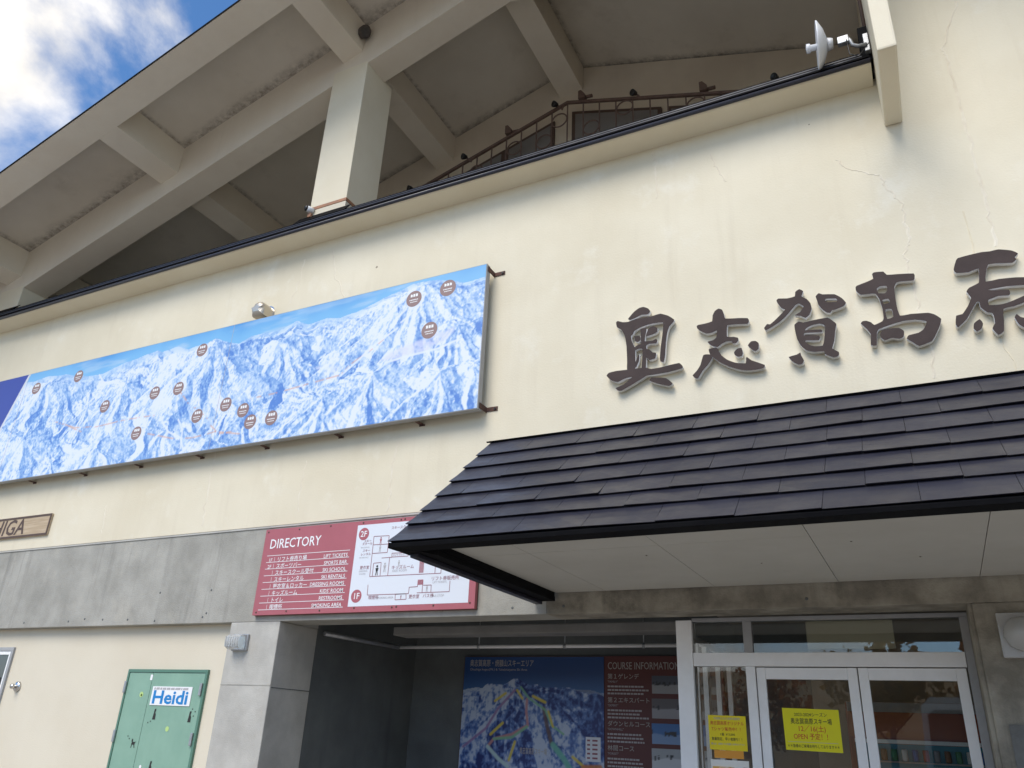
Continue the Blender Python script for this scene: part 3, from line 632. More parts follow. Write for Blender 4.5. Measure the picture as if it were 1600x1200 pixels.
character('middle one of the five brown wall characters, with one dot below', ZC, [
 [[(265,240),(290,212),(400,210),(495,185),(500,130),(550,95),(600,120),(580,185),(640,215),(690,270),(705,340),(680,410),(630,455),(570,430),(495,420),(560,380),(605,310),(540,275),(500,300),(440,370),(380,440),(300,510),(200,575),(130,610),(112,580),(150,530),(185,535),(250,480),(320,410),(375,350),(330,335),(290,285)]],
 [[(755,185),(795,145),(840,160),(990,158),(1080,205),(1135,265),(1100,310),(1000,350),(960,360),(940,390),(890,385),(830,340),(790,290),(775,240)], [(880,215),(1010,212),(1020,250),(890,255)]],
 [[(490,540),(545,500),(600,512),(720,485),(900,450),(960,485),(1015,530),(1000,620),(990,740),(965,835),(1045,880),(1045,925),(980,950),(870,905),(860,870),(740,880),(640,860),(570,800),(525,720),(500,620)], [(640,585),(700,550),(800,527),(855,540),(872,580),(865,700),(845,800),(740,808),(660,785),(625,745),(610,690),(615,630)]],
 [[(600,612),(820,600),(835,632),(650,642),(600,650)]], [[(590,675),(800,675),(800,733),(640,737),(590,745)]],
 [[(418,945),(520,915),(565,888),(575,925),(610,985),(590,1030),(540,1040),(480,1010)]]])
character('fourth brown wall character from the left, with a ladder-like centre', ZD, [
 [[(135,310),(155,290),(270,245),(355,205),(340,150),(365,125),(480,115),(525,155),(640,148),(860,138),(872,185),(860,225),(740,235),(650,250),(620,310),(630,420),(650,550),(690,665),(820,645),(1040,630),(1120,650),(1205,705),(1185,800),(1140,900),(1090,985),(930,1045),(850,1000),(775,955),(800,910),(920,880),(980,840),(1010,790),(1020,735),(880,715),(720,735),(560,785),(430,835),(402,880),(400,1035),(325,1030),(325,900),(270,830),(200,765),(225,735),(270,730),(330,750),(370,782),(470,735),(485,690),(470,580),(430,460),(385,395),(330,390),(200,405),(140,355)],
  [(400,330),(440,300),(520,295),(528,350),(500,385),(420,385)], [(470,470),(545,455),(560,500),(490,520)], [(508,590),(585,585),(605,680),(530,705)]],
 [[(445,890),(470,845),(560,825),(680,820),(740,860),(735,930),(680,955),(610,945),(570,950),(500,975),(450,940)]]])
character('rightmost brown wall character, cut by the right edge of the picture', ZE, [
 [[(75,310),(100,210),(125,175),(250,140),(400,105),(500,95),(600,72),(750,85),(830,120),(790,165),(810,190),(760,230),(600,235),(480,250),(460,330),(450,450),(600,420),(800,400),(960,400),(1060,430),(1060,480),(900,490),(700,505),(480,545),(560,552),(720,545),(738,590),(720,610),(600,620),(485,665),(490,725),(640,715),(740,685),(900,615),(1000,560),(1040,620),(900,695),(780,740),(660,770),(665,900),(665,1030),(600,1075),(530,1000),(560,940),(545,850),(520,815),(470,810),(390,750),(375,690),(345,690),(280,800),(230,890),(130,985),(100,950),(105,850),(180,830),(240,740),(280,640),(225,570),(260,520),(370,465),(370,380),(365,295),(250,340),(110,350)]],
 [[(315,940),(380,890),(420,940),(405,1000),(350,1035),(310,1000)]],
 [[(790,870),(815,830),(860,865),(930,880),(1010,900),(1000,980),(900,985),(840,950)]]])

# ================================================================== PANORAMA SIGN
YM = -0.20; MX0, MX1, MZ0, MZ1 = -16.2, -4.165, 4.912, 6.832
ms = thing('panorama_map_sign', 'long mountain panorama map board with blue sky, on rusty brackets', 'map sign', (-8.5, YM, MZ0))
obj('board', B(MX0, MX1, YM+0.002, YM+0.085, MZ0, MZ1), M['grey_alu'], ms)
z5 = lambda x, y: (x/3.157, 380+y/3.157)
z6 = lambda x, y: (380+x/3.157, 380+y/3.157)
def curve(pts):
    q = sorted([(p.x, p.z) for p in (at(*a, YM) for a in pts)]); return np.array([a for a, _ in q]), np.array([b for _, b in q])
R1 = curve([z5(*p) for p in ((60,700),(170,685),(240,655),(340,648),(430,655),(490,650),(560,620),(620,590),(700,560),(780,530),(800,538),(880,510),(930,525),(1000,500),(1070,475),(1130,490),(1180,495),(1240,460),(1326,440))]+[z6(*p) for p in ((60,455),(180,430),(265,385),(320,402),(420,370),(480,368),(560,340),(640,300),(760,240),(830,205),(900,190),(960,180),(1050,185),(1100,192),(1190,165))])
WHITE = np.array(srgb(218, 224, 236)); BLUE = np.array(srgb(84, 128, 198)); MID = np.array(srgb(132, 168, 214)); PALE = np.array(srgb(182, 203, 228))
def patch(C, X, Z, pts, col, amt, soft=0.03, seed=5):
    """soft-edged polygon of paint given in photo points"""
    q = [(p.x, p.z) for p in (at(*a, YM) for a in pts)]; ins = np.zeros(X.shape, bool); n = len(q)
    wx = X+0.08*(fbm(X*6, Z*6, seed)-0.5); wz = Z+0.08*(fbm(X*6+9, Z*6, seed+2)-0.5)
    dist = np.full(X.shape, 9.0)
    for i in range(n):
        (ax, az), (bx, bz) = q[i], q[(i+1) % n]
        c = ((az > wz) != (bz > wz)) & (wx < (bx-ax)*(wz-az)/((bz-az) or 1e-9)+ax); ins ^= c
        t = np.clip(((wx-ax)*(bx-ax)+(wz-az)*(bz-az))/max((bx-ax)**2+(bz-az)**2, 1e-9), 0, 1); dist = np.minimum(dist, np.hypot(wx-ax-t*(bx-ax), wz-az-t*(bz-az)))
    tex = 0.45+0.55*sstep(0.35, 0.6, 0.5*fbm(X*20, Z*18, seed+5, 3)+0.5*ridged(X*12, Z*12, seed+8, 2))
    return mixc(C, col, np.where(ins, sstep(0, soft*2.2, dist), 0)*amt*tex)
def stroke(C, X, Z, pts, col, wdt, amt=0.8, dash=None, conv=None):
    q = [(p.x, p.z) for p in (at(*a, YM) for a in pts)] if conv is None else [conv(*a) for a in pts]; dist = np.full(X.shape, 9.0)
    for (ax, az), (bx, bz) in zip(q, q[1:]):
        t = np.clip(((X-ax)*(bx-ax)+(Z-az)*(bz-az))/max((bx-ax)**2+(bz-az)**2, 1e-9), 0, 1); dist = np.minimum(dist, np.hypot(X-ax-t*(bx-ax), Z-az-t*(bz-az)))
    f = 1-sstep(wdt*0.4, wdt, dist)
    if dash: f = f*(fbm(X*dash, Z*dash, 77, 2) > 0.42)
    return mixc(C, col, f*amt)
def relief(xx, yy, peaks, seed, asp):
    """mountains as a painter builds them: summits with spurs running down from each"""
    h = np.full(xx.shape, -9.0)
    wx = xx + 0.22*(fbm(xx*1.6, yy*asp*1.6, seed, 4)-0.5); wy = yy*asp + 0.22*(fbm(xx*1.6+30, yy*asp*1.6, seed+1, 4)-0.5)
    for i, (cx, cy, hp, sl) in enumerate(peaks):
        dx = wx-cx; dy = wy-cy*asp; d = np.hypot(dx, dy)+1e-6; th = np.arctan2(dy, dx); n = 5+(i*7 % 4)
        spur = (1-np.abs(((th*n/(2*np.pi)+0.37*i+0.35*fbm(d*2.2+i, th*0.8+5, seed+9, 2)) % 1)*2-1))
        n2 = n*3; sp2 = (1-np.abs(((th*n2/(2*np.pi)+0.71*i+0.8*fbm(d*3+i, th+3, seed+11, 2)) % 1)*2-1))
        hk = hp - 0.62*sl*d*(1.15-0.40*spur-0.16*sp2*np.clip(d*2, 0, 1)) - 0.05*np.clip(d, 0, 0.4)
        h = np.maximum(h, hk)
    h = np.maximum(h, -0.10+0.10*fbm(xx*1.2, yy*asp*1.2, seed+20, 3))
    return h + 0.05*(ridged(wx*3.4, wy*3.4, seed+30, 4)-0.5)
def terrain(X, Z, top, z_near, amp, peaks, seed, asp, ny=340, fade_k=4):
    xs_ = X[0]; yy = np.linspace(0, 1, ny)[:, None]; xx = xs_[None, :] + 0*yy; yy = yy + 0*xx
    h = relief(xx, yy, peaks, seed, asp)
    fade = np.clip((1-yy)*fade_k, 0, 1)
    sc = z_near + yy*(top[None, :]-z_near) + amp*h*fade
    gx = np.gradient(h, axis=1)/(xs_[1]-xs_[0]); gy = np.gradient(h, axis=0)*ny/asp
    cm = np.maximum.accumulate(sc, axis=0); out_g = np.zeros_like(X); out_gy = np.zeros_like(X); dep = np.zeros_like(X); msk = np.zeros(X.shape, bool); hh = np.zeros_like(X); zc = Z[:, 0]
    for i in range(X.shape[1]):
        j = np.searchsorted(cm[:, i], zc); ok = j < ny; j = np.minimum(j, ny-1)
        out_g[:, i] = gx[j, i]; out_gy[:, i] = gy[j, i]; dep[:, i] = yy[j, i]; hh[:, i] = h[j, i]; msk[:, i] = ok
    return out_g, out_gy, dep, hh, msk
def panorama(X, Z):
    C = np.zeros(X.shape+(3,))
    r1 = np.interp(X[0], *R1); r1 = r1 + 0.03*(fbm(X[0]*5, X[0]*0, 3, 4)-0.5); r1b = np.broadcast_to(r1, X.shape)
    f = sstep(0.0, 0.5, Z-r1b)
    C[:] = np.array(srgb(120, 178, 220)); C = mixc(C, srgb(44, 128, 200), f)
    C = mixc(C, srgb(186, 206, 222), 0.5*sstep(0.5, 0.75, fbm(X*1.5, Z*9, 8))*(1-f))
    zn = MZ0-0.22; ASP = 3.4; AMP = 0.85
    def pk(px, py, hp, sl):
        """summit whose tip shows at a photo point"""
        p = at(px, py, YM); t_ = np.interp(p.x, *R1); fy = (p.z - AMP*hp - zn)/(t_-zn); return (p.x, float(np.clip(fy, 0.02, 0.93)), hp, sl)
    peaks = [pk(*z5(1070, 482), 0.62, 0.52), pk(*z6(900, 195), 0.55, 0.36), pk(*z6(265, 392), 0.30, 0.42), pk(*z5(250, 665), 0.40, 0.45), pk(*z5(620, 700), 0.34, 0.42), pk(*z6(1060, 395), 0.42, 0.40), pk(*z6(640, 645), 0.40, 0.46), pk(*z6(960, 640), 0.36, 0.46), pk(*z6(190, 480), 0.42, 0.50), pk(*z6(400, 760), 0.30, 0.40), pk(*z5(830, 900), 0.22, 0.42), pk(*z5(480, 1000), 0.28, 0.46), pk(*z5(120, 960), 0.28, 0.44), pk(*z5(1180, 720), 0.30, 0.5), pk(*z6(1150, 590), 0.34, 0.5), pk(*z5(880, 620), 0.42, 0.5), pk(*z6(520, 360), 0.26, 0.4), pk(*z5(430, 800), 0.24, 0.45), pk(*z5(-200, 760), 0.40, 0.45), pk(*z6(760, 790), 0.20, 0.45), pk(*z5(1000, 1010), 0.16, 0.42), pk(*z5(250, 1090), 0.18, 0.42)]
    g, gy, dep, hh, msk = terrain(X, Z, r1, zn, AMP, peaks, 41, ASP)
    trees = 0.50*(fbm(X*50, Z*36, 801, 2)-0.5) + 0.40*(ridged(X*20+Z*9, Z*20, 803, 2)-0.6)
    forest = sstep(0.42, 0.62, fbm(X*1.3+3, Z*2.2, 777, 3))
    flat = 1-sstep(-0.06, 0.0, hh)
    hatch = ridged(X*16-Z*10*np.sign(g+1e-6), Z*9+X*3*np.sign(g+1e-6), 811, 2)-0.62
    sh = -g*1.15 + 1.15*trees*(0.7+0.6*forest) - 0.75*hatch + 0.26*forest - 0.02 - 0.2*flat
    c = np.broadcast_to(WHITE, C.shape).copy(); c = mixc(c, PALE, sstep(-0.35, 0.10, sh)); c = mixc(c, MID, sstep(0.0, 0.50, sh)); c = mixc(c, BLUE, sstep(0.40, 1.0, sh))
    c = mixc(c, srgb(165, 196, 226), 0.6*sstep(0.88, 1.0, dep))
    C = np.where(msk[..., None], c, C)
    OR = srgb(214, 160, 122)
    for poly, col, a in (([z6(*p) for p in ((640,590),(800,490),(930,440),(1060,400),(1050,450),(930,530),(760,590))], srgb(206, 209, 230), 0.75), ([z6(*p) for p in ((330,610),(430,580),(500,600),(470,655),(380,640))], WHITE, 0.8), ([z5(*p) for p in ((740,860),(750,780),(790,720),(820,740),(790,820),(760,870))], WHITE, 0.85)):
        C = patch(C, X, Z, poly, col, a)
    for pts in ([z5(*p) for p in ((270,880),(370,910),(480,905),(620,870),(760,850))], [z5(*p) for p in ((880,720),(930,790),(990,830),(1040,880))], [z5(*p) for p in ((730,940),(860,965),(950,960),(1060,930),(1180,940))], [z6(*p) for p in ((20,770),(160,740),(300,700),(480,650),(540,590),(640,520),(720,450))], [z5(*p) for p in ((340,905),(400,930))], [z5(*p) for p in ((1040,900),(1080,940),(1140,930))]):
        C = stroke(C, X, Z, pts, OR, 0.017, 0.55, 14)
    for pts in ([z6(*p) for p in ((480,655),(560,585),(650,500),(760,420))], [z5(*p) for p in ((800,880),(830,930),(890,960),(905,1030))], [z5(*p) for p in ((880,870),(900,920),(890,1010))], [z5(*p) for p in ((490,650),(520,700),(480,750),(420,800))], [z6(*p) for p in ((700,590),(800,560),(960,520),(1050,480))], [z6(*p) for p in ((830,270),(800,330),(740,390))], [z6(*p) for p in ((900,250),(860,320),(780,390))]):
        C = stroke(C, X, Z, pts, WHITE, 0.022, 0.85)
    a, b = at(50, 583, YM), at(0, 675, YM); xd = a.x + (b.x-a.x)*(Z-a.z)/(b.z-a.z)
    C = np.where((X < xd-0.06)[..., None], np.array(srgb(58, 70, 150)), C)
    C = np.where(((X >= xd-0.06) & (X < xd))[..., None], np.array(srgb(205, 208, 214)), C)
    return C
painted('panorama_print', MX0+0.01, MX1-0.008, MZ0+0.008, MZ1-0.008, YM-0.0015, 1300, 250, panorama, ms)
for x in (-13.0, -8.32):
    obj('sheet_joint', B(x, x+0.006, YM-0.003, YM-0.001, MZ0+0.01, MZ1-0.01), M['grey_print'], ms)
for px, py in ((117, 716-114), (57, 607), (123, 588), (316, 547), (164, 635), (242, 614), (279, 607), (308, 650), (353, 632), (380, 641), (391, 659), (424, 653), (213, 677), (647, 467), (700, 450), (671, 516)):
    if px == 117: continue
    p = at(px, py, YM); r = 0.115 if px > 560 else 0.105
    mk = obj('place_marker', disc_bm(p.x, p.z, YM-0.003, r), M['marker'], ms)
    qs = []
    for k, (zz, ww, hh) in enumerate(((0.028, 0.105, 0.042), (-0.022, 0.13, 0.014), (-0.052, 0.10, 0.012))):
        x = p.x-ww/2
        while x < p.x+ww/2:
            l = 0.03 if k == 0 else 0.018; qs.append([(x, p.z+zz), (x+l, p.z+zz), (x+l, p.z+zz+hh*random.uniform(0.75, 1)), (x, p.z+zz+hh)]); x += l+(0.009 if k == 0 else 0.004)
    obj('lettering', quad_bm(qs, YM-0.0045), M['white'], mk)
for px, py in ((45, 751), (125, 738), (212, 724), (308, 708), (410, 690), (525, 676), (652, 657)):
    p = at(px, py, -0.1)
    bm = B(p.x-0.03, p.x+0.03, -0.10, -0.002, MZ0-0.006, MZ0-0.001); box(bm, p.x-0.03, p.x+0.05, -0.007, -0.001, MZ0-0.028, MZ0-0.007)
    br = obj('bracket', bm, M['rust'], ms)
for z in (MZ1-0.10, MZ0+0.01):
    bm = B(MX1+0.001, MX1+0.010, -0.17, -0.002, z+0.01, z+0.075); box(bm, MX1+0.011, MX1+0.15, -0.011, -0.001, z+0.02, z+0.07)
    br = obj('bracket', bm, M['rust'], ms)
    obj('bolt', lathe([(0, 0.014), (0.012, 0.012)], (MX1+0.12, -0.013, z+0.04), (0, -1, 0), 8), M['black'], br)

# ================================================================== DIRECTORY SIGN
YS = -0.05; DX0, DX1, DZ0, DZ1 = -7.165, -4.135, 2.745, 3.775
ds = thing('directory_sign', 'red DIRECTORY board with white floor plan panel, partly behind the canopy', 'sign', (-5.65, YS, DZ0))
obj('board', B(DX0, DX1, YS, 0.012, DZ0, DZ1), M['sign_red'], ds)
obj('edge_shadow_rim', B(DX0-0.004, DX1+0.004, 0.0, 0.0115, DZ0-0.004, DZ1+0.004), M['brown_frame'], ds)  # solid brown rim, coloured to stand in for the shadow line behind the board
dp = lambda x, y: (400+x/8, 820+y/8)
dq = lambda x, y: (540+x/8, 800+y/8)
YT = YS-0.002
pnl = obj('plan_panel', quad_bm([[(-5.76, 2.806), (-4.213, 2.806), (-4.213, 3.727), (-5.755, 3.727)]], YS-0.0012), M['panel_white'], ds)
a = at(*dp(165, 300), YT); b = at(*dp(790, 235), YT)
text('DIRECTORY', a.x, a.z, YT, 0.165, M['white'], ds, 0.001, width=b.x-a.x+0.01)
rowsd = [('1F', 'リフト券売り場', 'LIFT TICKETS', 390, 320), ('2F', 'スポーツバー', 'SPORTS BAR', 470, 404), ('', 'スキースクール受付', 'SKI SCHOOL', 552, 490), ('', 'スキーレンタル', 'SKI RENTALS', 635, 576), ('', '更衣室＆ロッカー', 'DRESSING ROOMS', 718, 662), ('', 'キッズルーム', "KIDS' ROOM", 805, 755), ('', 'トイレ', 'RESTROOMS', 887, 845), ('', '喫煙所', 'SMOKING AREA', 975, 935)]
zt = at(*dp(140, 390), YT).z; zb = at(*dp(30, 1065), YT).z; xa = at(*dp(140, 390), YT).x; xb = at(*dp(1175, 320), YT).x
xbar = at(*dp(232, 430), YT).x; xj = at(*dp(262, 440), YT).x; xe = at(*dp(1145, 390), YT).x; xf = at(*dp(165, 445), YT).x
pitch = (zt-zb)/8; qs = []
for k in range(9): qs.append([(xa, zt-k*pitch-0.003), (xb, zt-k*pitch-0.003), (xb, zt-k*pitch+0.003), (xa, zt-k*pitch+0.003)])
for k in range(8): qs.append([(xbar-0.002, zt-k*pitch-0.074), (xbar+0.002, zt-k*pitch-0.074), (xbar+0.002, zt-k*pitch-0.022), (xbar-0.002, zt-k*pitch-0.022)])
obj('rule_lines', quad_bm(qs, YT), M['white'], ds)
for k, (fl, ja, en, _, _) in enumerate(rowsd):
    z = zt-k*pitch-0.075
    if fl: text(fl, xf-0.01, z, YT, 0.062, M['white'], ds)
    text(ja, xj, z, YT, 0.066, M['white'], ds, 0.0022); text(en, xe, z+0.003, YT, 0.060, M['white'], ds, 0.0004, 'RIGHT')
for c, s in (((230, 275), '2F'), ((133, 1052), '1F')):
    p = at(*dq(*c), YT); dk = obj('floor_badge', disc_bm(p.x, p.z, YT-0.0005, 0.072), M['sign_red'], ds)
    text(s, p.x, p.z-0.031, YT-0.002, 0.095, M['white'], dk, 0.001, 'CENTER')
YP = YT-0.0012
def pl(*pts): return [(dq(*a), dq(*b)) for a, b in zip(pts, pts[1:])]
segs = pl((355, 305), (300, 808), (330, 805), (1190, 765), (1200, 640)) + pl((355, 305), (545, 295), (520, 505), (332, 518)) + pl((345, 410), (535, 400)) + pl((450, 575), (580, 565)) + pl((550, 570), (525, 795)) + pl((350, 640), (445, 630)) + pl((350, 640), (332, 805)) + pl((445, 630), (430, 800)) + pl((1125, 640), (1115, 765)) + pl((280, 910), (270, 1038), (785, 1020), (795, 940), (898, 932), (905, 860)) + pl((965, 850), (955, 1005)) + pl((890, 1010), (1295, 995), (1305, 860)) + pl((970, 915), (1070, 912), (1065, 1000)) + pl((620, 1028), (755, 1022), (755, 1090), (617, 1098), (620, 1028)) + pl((580, 515), (785, 505), (780, 550), (578, 562), (580, 515))
obj('floor_plan', lines_px(segs, YP, 0.0065), M['maroon_print'], ds)
st = []
for k in range(12): st += pl((928-1.2*k, 588+15*k), (985-1.2*k, 585+15*k))
for k in range(5): st += pl((903, 852+13*k), (970, 848+13*k))
obj('stair_symbol', lines_px(st, YP-0.0004, 0.008), M['sign_red'], ds)
for s, x, y, h in (('スキー', 228, 380, 0.036), ('スクール', 205, 415, 0.036), ('SKI SCHOOL', 190, 455, 0.022), ('スキー', 210, 500, 0.036), ('レンタル', 185, 545, 0.036), ('SKI RENTALS', 170, 582, 0.022), ('更衣室', 175, 715, 0.044), ('DRESSING', 165, 752, 0.026), ('ROOMS', 165, 787, 0.026), ('キッズルーム', 570, 715, 0.050), ("KIDS' ROOM", 582, 750, 0.034), ('スキースクール', 570, 215, 0.04), ('リフト券販売所', 1065, 855, 0.050), ('LIFT TICKETS', 1085, 892, 0.030), ('喫煙所', 280, 1090, 0.046), ('SMOKING AREA', 378, 1088, 0.032), ('更衣室', 785, 1078, 0.046), ('バス停', 960, 1068, 0.046), ('BUS STOP', 1075, 1062, 0.034), ('エントランス', 590, 548, 0.026)):
    p = at(*dq(x, y), YP); text(s, p.x, p.z, YP, h, M['maroon_print'] if ord(s[0]) > 200 else M['grey_print'], ds)
def figure(cx, cy, s, m):
    p = at(*dq(cx, cy), YP); bm = disc_bm(p.x, p.z+0.032*s, YP, 0.010*s, seg=12)
    quad_bm([[(p.x-0.016*s, p.z+0.018*s), (p.x+0.016*s, p.z+0.018*s), (p.x+0.009*s, p.z-0.012*s), (p.x-0.009*s, p.z-0.012*s)], [(p.x-0.008*s, p.z-0.013*s), (p.x-0.001*s, p.z-0.013*s), (p.x-0.006*s, p.z-0.045*s), (p.x-0.013*s, p.z-0.045*s)], [(p.x+0.001*s, p.z-0.013*s), (p.x+0.008*s, p.z-0.013*s), (p.x+0.013*s, p.z-0.045*s), (p.x+0.006*s, p.z-0.045*s)]], YP, bm)
    obj('pictogram', bm, m, ds)
figure(440, 355, 0.9, M['sign_red']); figure(390, 725, 1.3, M['black_print']); figure(488, 690, 1.2, M['grey_print']); figure(665, 640, 0.8, M['grey_print']); figure(430, 455, 0.9, M['grey_print']); figure(690, 1060, 0.5, M['maroon_print']); figure(1015, 955, 0.8, M['grey_print'])
for px, py in ((420, 832), (468, 827), (517, 822), (568, 817), (627, 812), (633, 811), (400, 957), (447, 955), (499, 954), (553, 950), (612, 949), (619, 948), (677, 946), (734, 942)):
    p = at(px, py, YS); obj('screw', lathe([(0, 0.012), (0.004, 0.009)], (p.x, YS-0.0005, p.z), (0, -1, 0), 8), M['brown_frame'], ds)

# ================================================================== SMALL THINGS ON THE WALL
ng = thing('wooden_name_sign', 'narrow wooden name board with brown border and letters at the left edge', 'sign', (-12.6, -0.03, 4.0))
obj('board', B(-13.9, -11.57, -0.03, -0.002, 4.02, 4.345), M['wood'], ng)
bm = bmesh.new()
for q in ((-13.9, -11.57, 4.02, 4.05), (-13.9, -11.57, 4.315, 4.345), (-11.60, -11.57, 4.051, 4.314), (-13.9, -13.87, 4.051, 4.314)): box(bm, q[0], q[1], -0.036, -0.0305, q[2], q[3])
obj('border', bm, M['brown_frame'], ng)
text('OKUSHIGA', at(36, 836, -0.03).x-0.02, 4.072, -0.032, 0.335, M['brown_frame'], ng, 0.006, 'RIGHT', shear=0.12)

vh = at(420, 487, 0.0)
v = thing('vent_hood', 'rounded stainless vent hood just above the panorama board', 'vent', (vh.x, 0, 6.9))
bm = bmesh.new(); prof = [(-0.105, 6.90)]+[(0.105*math.cos(a_), 7.02+0.105*math.sin(a_)) for a_ in [math.pi*(1-k_/14) for k_ in range(15)]]+[(0.105, 6.90)]
prism([(vh.x+p[0], p[1]) for p in prof], 'y', -0.24, -0.002, bm); bmesh.ops.bevel(bm, geom=[e_ for e_ in bm.edges if all(abs(v_.co.y+0.24) < 1e-4 for v_ in e_.verts)], offset=0.075, segments=5, affect='EDGES', profile=0.5); obj('hood', bm, M['hood_steel'], v)
obj('flange', prism([(vh.x+p[0]*1.18, 6.9+(p[1]-6.9)*1.1) for p in prof], 'y', -0.012, -0.001), M['chrome'], v)

bh = at(375, 1004, 0.0)
l = thing('bulkhead_light', 'ribbed glass bulkhead light on the concrete pillar beside the green door', 'light', (bh.x, 0.014, bh.z))
obj('backplate', B(bh.x-0.11, bh.x+0.13, -0.02, 0.0135, bh.z-0.095, bh.z+0.095, 0.01), M['galv'], l)
bm = bmesh.new(); pf = []
for k in range(11):
    a = math.pi*k/10; pf.append((0.0-0.12*math.sin(a)**0.6 - 0.021, bh.z - 0.085*math.cos(a)))
prism(pf, 'x', bh.x-0.105, bh.x+0.105, bm); obj('lens', bm, M['acrylic'], l)
for i in range(6): obj('rib', B(bh.x-0.095+i*0.036, bh.x-0.088+i*0.036, -0.146, -0.138, bh.z-0.06, bh.z+0.06), M['acrylic'], l)

rl = at(1592, 992, 0.0)
l = thing('wall_lamp', 'square wall lamp with faceted clear dome on the stained concrete pier', 'light', (rl.x, 0.014, rl.z))
obj('backplate', B(rl.x-0.13, rl.x+0.15, -0.045, 0.013, rl.z-0.17, rl.z+0.16, 0.012), M['acrylic'], l)
obj('dome', lathe([(0, 0.13), (0.05, 0.128), (0.11, 0.10), (0.15, 0.055), (0.165, 0.002)], (rl.x+0.02, -0.046, rl.z), (0, -1, 0), 10), M['acrylic'], l)
obj('lamp_holder', lathe([(0, 0.05), (0.05, 0.03), (0.09, 0.028)], (rl.x+0.02, -0.05, rl.z), (0, -1, 0), 10), M['galv'], l)

# green service door
YG = 0.15
gd = thing('service_door', 'green two-leaf service door with black cat stickers in the cream wall', 'door', (-8.58, YG, 0))
GX0, GX1, GXM, GZ = -9.29, -7.885, -8.83, 2.145
bm = bmesh.new(); box(bm, GX0, GX1, YG-0.035, YG-0.001, GZ-0.035, GZ); box(bm, GX0, GX0+0.03, YG-0.035, YG-0.001, 0.02, GZ-0.0355); box(bm, GX1-0.035, GX1, YG-0.035, YG-0.001, 0.02, GZ-0.0355)
obj('door_frame', bm, M['green_dark'], gd)
for a, b in ((GX0+0.032, GXM-0.003), (GXM+0.003, GX1-0.037)):
    lf = obj('leaf', B(a, b, YG-0.026, YG-0.002, 0.03, GZ-0.038, 0.003), M['green'], gd)
for x, z in ((GX0-0.004, 1.93), (GX0-0.004, 1.36), (GX1-0.075, 1.92), (GX1-0.075, 1.37)):
    hg = obj('hinge', B(x, x+0.035, YG-0.055, YG-0.03, z-0.07, z+0.07, 0.006), M['galv'], gd)
def sticker(nm, px, py, shapes, m, s=1.0):
    p = at(px, py, YG-0.028); bm = bmesh.new()
    for sh in shapes: bm.faces.new([bm.verts.new((p.x+x*s, YG-0.0285, p.z+z*s)) for x, z in sh])
    obj(nm, bm, m, gd)
cat = [[(-0.022, -0.06), (0.03, -0.06), (0.026, 0.0), (0.012, 0.022), (-0.012, 0.018)], [(-0.012, 0.019), (0.013, 0.023), (0.02, 0.05), (0.014, 0.066), (0.005, 0.056), (-0.004, 0.066), (-0.01, 0.045)]]
cat2 = [[(-0.035, -0.02), (0.03, -0.02), (0.035, 0.015), (-0.03, 0.015)], [(-0.03, -0.021), (-0.036, -0.06), (-0.024, -0.06), (-0.016, -0.021)], [(0.012, -0.021), (0.03, -0.06), (0.042, -0.06), (0.03, -0.021)], [(-0.04, 0.016), (-0.012, 0.016), (-0.012, 0.045), (-0.02, 0.055), (-0.03, 0.046), (-0.038, 0.056)], [(0.031, 0.0), (0.05, 0.02), (0.044, 0.024), (0.031, 0.01)]]
sticker('cat_sticker', 241, 1116, cat, M['black_print']); sticker('cat_sticker', 296, 1120, cat, M['black_print']); sticker('cat_sticker', 208, 1161, cat2, M['black_print'], 0.9); sticker('cat_sticker', 234, 1198, cat, M['black_print'])
dot = [[(0.009*math.cos(k), 0.009*math.sin(k)) for k in range(6)]]
for px, py in ((231, 1129), (235, 1127), (301, 1108), (305, 1112), (302, 1119), (200, 1150), (202, 1154)): sticker('paw_sticker', px, py, dot, M['black_print'])
oc = [[(0.034*math.cos(k*math.pi/4), 0.034*math.sin(k*math.pi/4)) for k in range(8)]]
M['pale_green'] = mat('pale_green_sticker', (0.45, 0.62, 0.22), 0.5)
sticker('round_sticker', 221, 1085, oc, M['pale_green']); sticker('round_sticker', 237, 1058, [[(-0.02, -0.035), (0.02, -0.035), (0.02, 0.03), (-0.02, 0.03)]], M['white']); sticker('round_sticker', 261, 1139, oc, M['pale_green'], 0.9)
sticker('round_sticker', 221, 1086, dot, M['white'], 1.6); sticker('round_sticker', 219, 1198, oc, M['white'], 0.6)

hs = thing('shop_sign', 'white plate with large blue lettering on the green door', 'sign', (-8.5, YG-0.03, 1.72))
p0 = at(236, 1105, YG-0.03); p1 = at(300, 1073, YG-0.03)
hx0, hx1, hz0, hz1 = -8.775, -8.09, 1.728, 1.945
obj('plate', B(hx0, hx1, YG-0.034, YG-0.0275, hz0, hz1), M['white'], hs)
text('Heidi', hx0+0.02, hz0+0.022, YG-0.036, 0.212, M['blue_print'], hs, 0.0052, width=(hx1-hx0)*0.88)
qs = []; x = hx0+0.03
while x < hx1-0.08:
    ww = random.uniform(0.02, 0.10); qs.append([(x, hz1-0.038), (x+ww, hz1-0.038), (x+ww, hz1-0.012), (x, hz1-0.014)]); x += ww+0.012
obj('lettering', quad_bm(qs, YG-0.0355), M['grey_print'], hs)

k = at(28, 1073, YG)
t = thing('wall_tap_rosette', 'small round chrome fitting on the cream wall by the left window', 'wall fitting', (k.x, YG, k.z))
obj('rosette', lathe([(0, 0.07), (0.02, 0.068), (0.035, 0.05), (0.036, 0.001)], (k.x, YG-0.0005, k.z), (0, -1, 0), 20), M['chrome'], t)
obj('knob', lathe([(0.03, 0.02), (0.06, 0.02), (0.07, 0.034), (0.10, 0.03), (0.11, 0.002)], (k.x, YG, k.z), (0, -1, 0), 16), M['chrome'], t)

